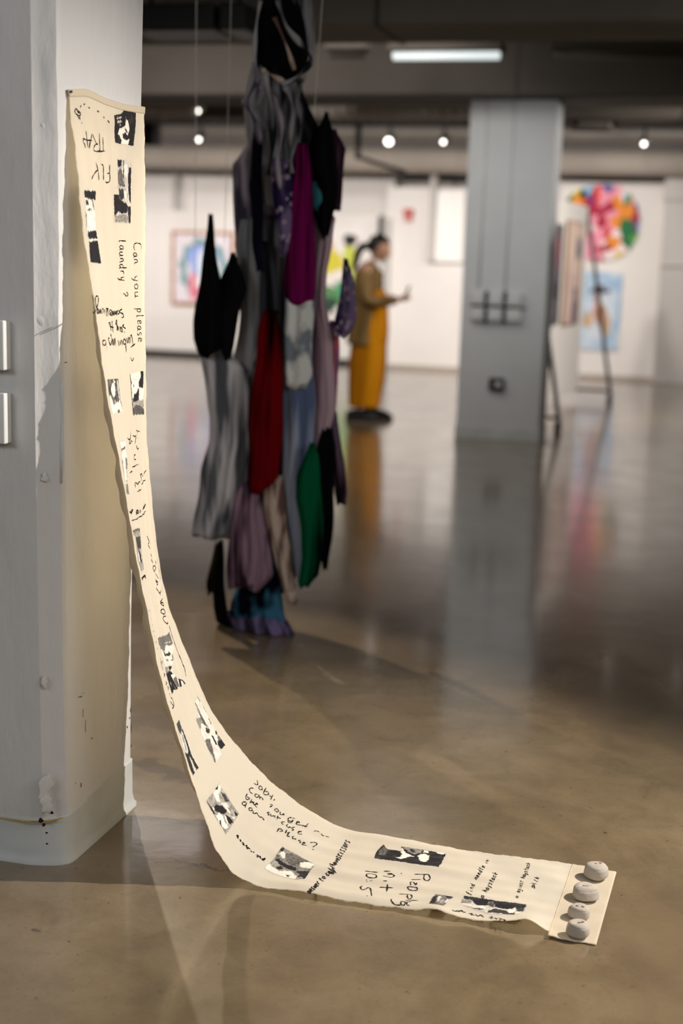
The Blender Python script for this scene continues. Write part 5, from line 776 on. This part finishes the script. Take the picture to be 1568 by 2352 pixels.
# round collage of bright patches
rc = empty('round_artwork', (-1.66, 19.03, 2.0), 'round artwork of many bright patches with a pointed beak on its left', 'artwork')
outl = [(-.50, .33), (-.40, .44), (-.22, .53), (0, .56), (.2, .53), (.36, .42), (.45, .27), (.49, .08), (.47, -.1), (.38, -.28), (.22, -.40), (.02, -.44), (-.2, -.42), (-.27, -.42), (-.27, -.1), (-.24, .26), (-.36, .30)]
nx, ny = 190, 200; X_, Z_ = np.meshgrid(np.linspace(-.52, .52, nx), np.linspace(-.47, .58, ny), indexing='ij'); inn = inpoly(X_, Z_, outl)
rng = np.random.RandomState(5); seeds = np.stack([rng.uniform(-.52, .52, 90), rng.uniform(-.47, .58, 90)], -1)
pal = [(196, 24, 40), (170, 20, 60), (214, 60, 40), (40, 70, 150), (20, 30, 80), (220, 196, 40), (90, 160, 60), (20, 110, 60), (230, 140, 40), (236, 150, 170), (240, 220, 220), (120, 30, 110), (130, 180, 210), (30, 26, 30)]
cells = np.argmin((X_[..., None]*1.2-seeds[:, 0]*1.2)**2+(Z_[..., None]-seeds[:, 1])**2, -1)
pick = rng.randint(0, len(pal), 90)
for i, (x, z) in enumerate(seeds):
    if -.26 < x < .12 and z < .35: pick[i] = rng.choice([0, 1, 2, 9, 9, 9, 10, 1])
    if x < -.3: pick[i] = rng.choice([5, 8, 7])
colz = np.array([L3(*c) for c in pal])[pick[cells]]
idx = np.arange(nx*ny).reshape(nx, ny); keep = inn[:-1, :-1] & inn[1:, 1:]; q = np.stack([idx[:-1, :-1], idx[1:, :-1], idx[1:, 1:], idx[:-1, 1:]], -1)
hgt = (np.modf(np.abs(np.sin(cells*12.9))*437.5)[0])*.02
Vv = np.stack([X_, -.02-hgt, Z_], -1).reshape(-1, 3)
for cidx in range(90):                      # every patch is a piece of its own
    m_ = keep & (cells[:-1, :-1] == cidx)
    if m_.sum() < 6: continue
    qq = q[m_]; used = np.unique(qq); rm = -np.ones(nx*ny, int); rm[used] = np.arange(len(used))
    v0 = Vv[used].copy(); v0[:, 1] = -.02-hgt.reshape(-1)[idx[:-1, :-1][m_][0]]
    me = bpy.data.meshes.new('patch'); me.from_pydata(v0.tolist(), [], rm[qq].tolist()); o = link('patch', me, M['paint'], rc, False)
    paint_attr(me, np.tile(np.array([L3(*c) for c in pal])[pick[cidx]], (len(used), 1))); md = o.modifiers.new('t', 'SOLIDIFY'); md.thickness = .012
bm = bmesh.new(); f = bm.faces.new([bm.verts.new((x*.985, -.002, z*.985)) for x, z in outl]); ex = bmesh.ops.extrude_face_region(bm, geom=[f]); bmesh.ops.translate(bm, verts=[e for e in ex['geom'] if isinstance(e, bmesh.types.BMVert)], vec=(0, -.018, 0)); bm_obj('backing', bm, M['wood_edge'], rc)
# ------------------------------------------------------------------ free standing display panel with A-shaped legs
A0 = Vector((-1.78, 12.6, 0)); A1 = Vector((-1.57, 15.8, 0)); dv = (A1-A0).normalized(); nvx = Vector((dv.y, -dv.x, 0)); rz = math.atan2(dv.y, dv.x); Ln = (A1-A0).length
dp = empty('display_panel', A0, 'white free-standing display panel on black slanting steel legs behind the grey column', 'display panel', None, rz)
bm = bmesh.new(); box(bm, .0, Ln, -.03, .0, .12, 2.12, .004); bm_obj('panel_face', bm, M['wall'], dp)
for k, xx in enumerate((.03, Ln-.02)):
    bm = bmesh.new()
    def q(*p): return tuple(p)
    tube(bm, [(xx, -.015, 2.14), (xx, -.40, .10), (xx, -.40, .06)], .022, 8); bm_obj('slanting_leg', bm, M['black'], dp)
    bm = bmesh.new(); tube(bm, [(xx, .03, 2.14), (xx, .37, .10)], .022, 8); bm_obj('slanting_leg', bm, M['black'], dp)
    bm = bmesh.new(); tube(bm, [(xx, -.40, .12), (xx, .37, .12)], .018, 8); bm_obj('cross_bar', bm, M['black'], dp)
    for y in (-.40, .37):
        bm = bmesh.new(); tube(bm, [(xx, y, .11), (xx, y, .05), (xx-.02, y, .0)], [.02, .03, .018], 10); tube(bm, [(xx-.025, y-.03, .035), (xx-.025, y+.03, .035)], .034, 14); bm_obj('castor', bm, M['black'], dp)
def p_dark(U, V):
    im = np.zeros(U.shape+(3,))+L3(96, 88, 96); layer(im, vnoise(U*3, V*6, 2) > .55, (60, 56, 66)); layer(im, vnoise(U*4, V*5, 6) > .7, (150, 90, 100)); return im
def p_pale(U, V):
    im = np.zeros(U.shape+(3,))+L3(232, 208, 192); layer(im, vnoise(U*4, V*5, 12) > .58, (216, 190, 182)); layer(im, blob(U, V, .8, .75, .2, .12, .3, 2), (128, 124, 134)); layer(im, blob(U, V, .75, .15, .2, .2, .3, 3), (110, 96, 110)); return im
def onpanel(d, z): p = A0+dv*d; return (p.x+nvx.x*.031, p.y+nvx.y*.031, z)
c1 = canvas('dark_canvas', 'dark narrow looking canvas hung on the display panel, nearer the grey column', onpanel(1.36, 1.385), .40, .95, p_dark, M['black'], .012, depth=.022, rz=rz)
c2 = canvas('wood_edged_canvas', 'pinkish canvas with a raw wooden edge hung at the far end of the display panel', onpanel(2.33, 1.40), .84, 1.04, p_pale, M['wood_edge'], .012, depth=.022, rz=rz)
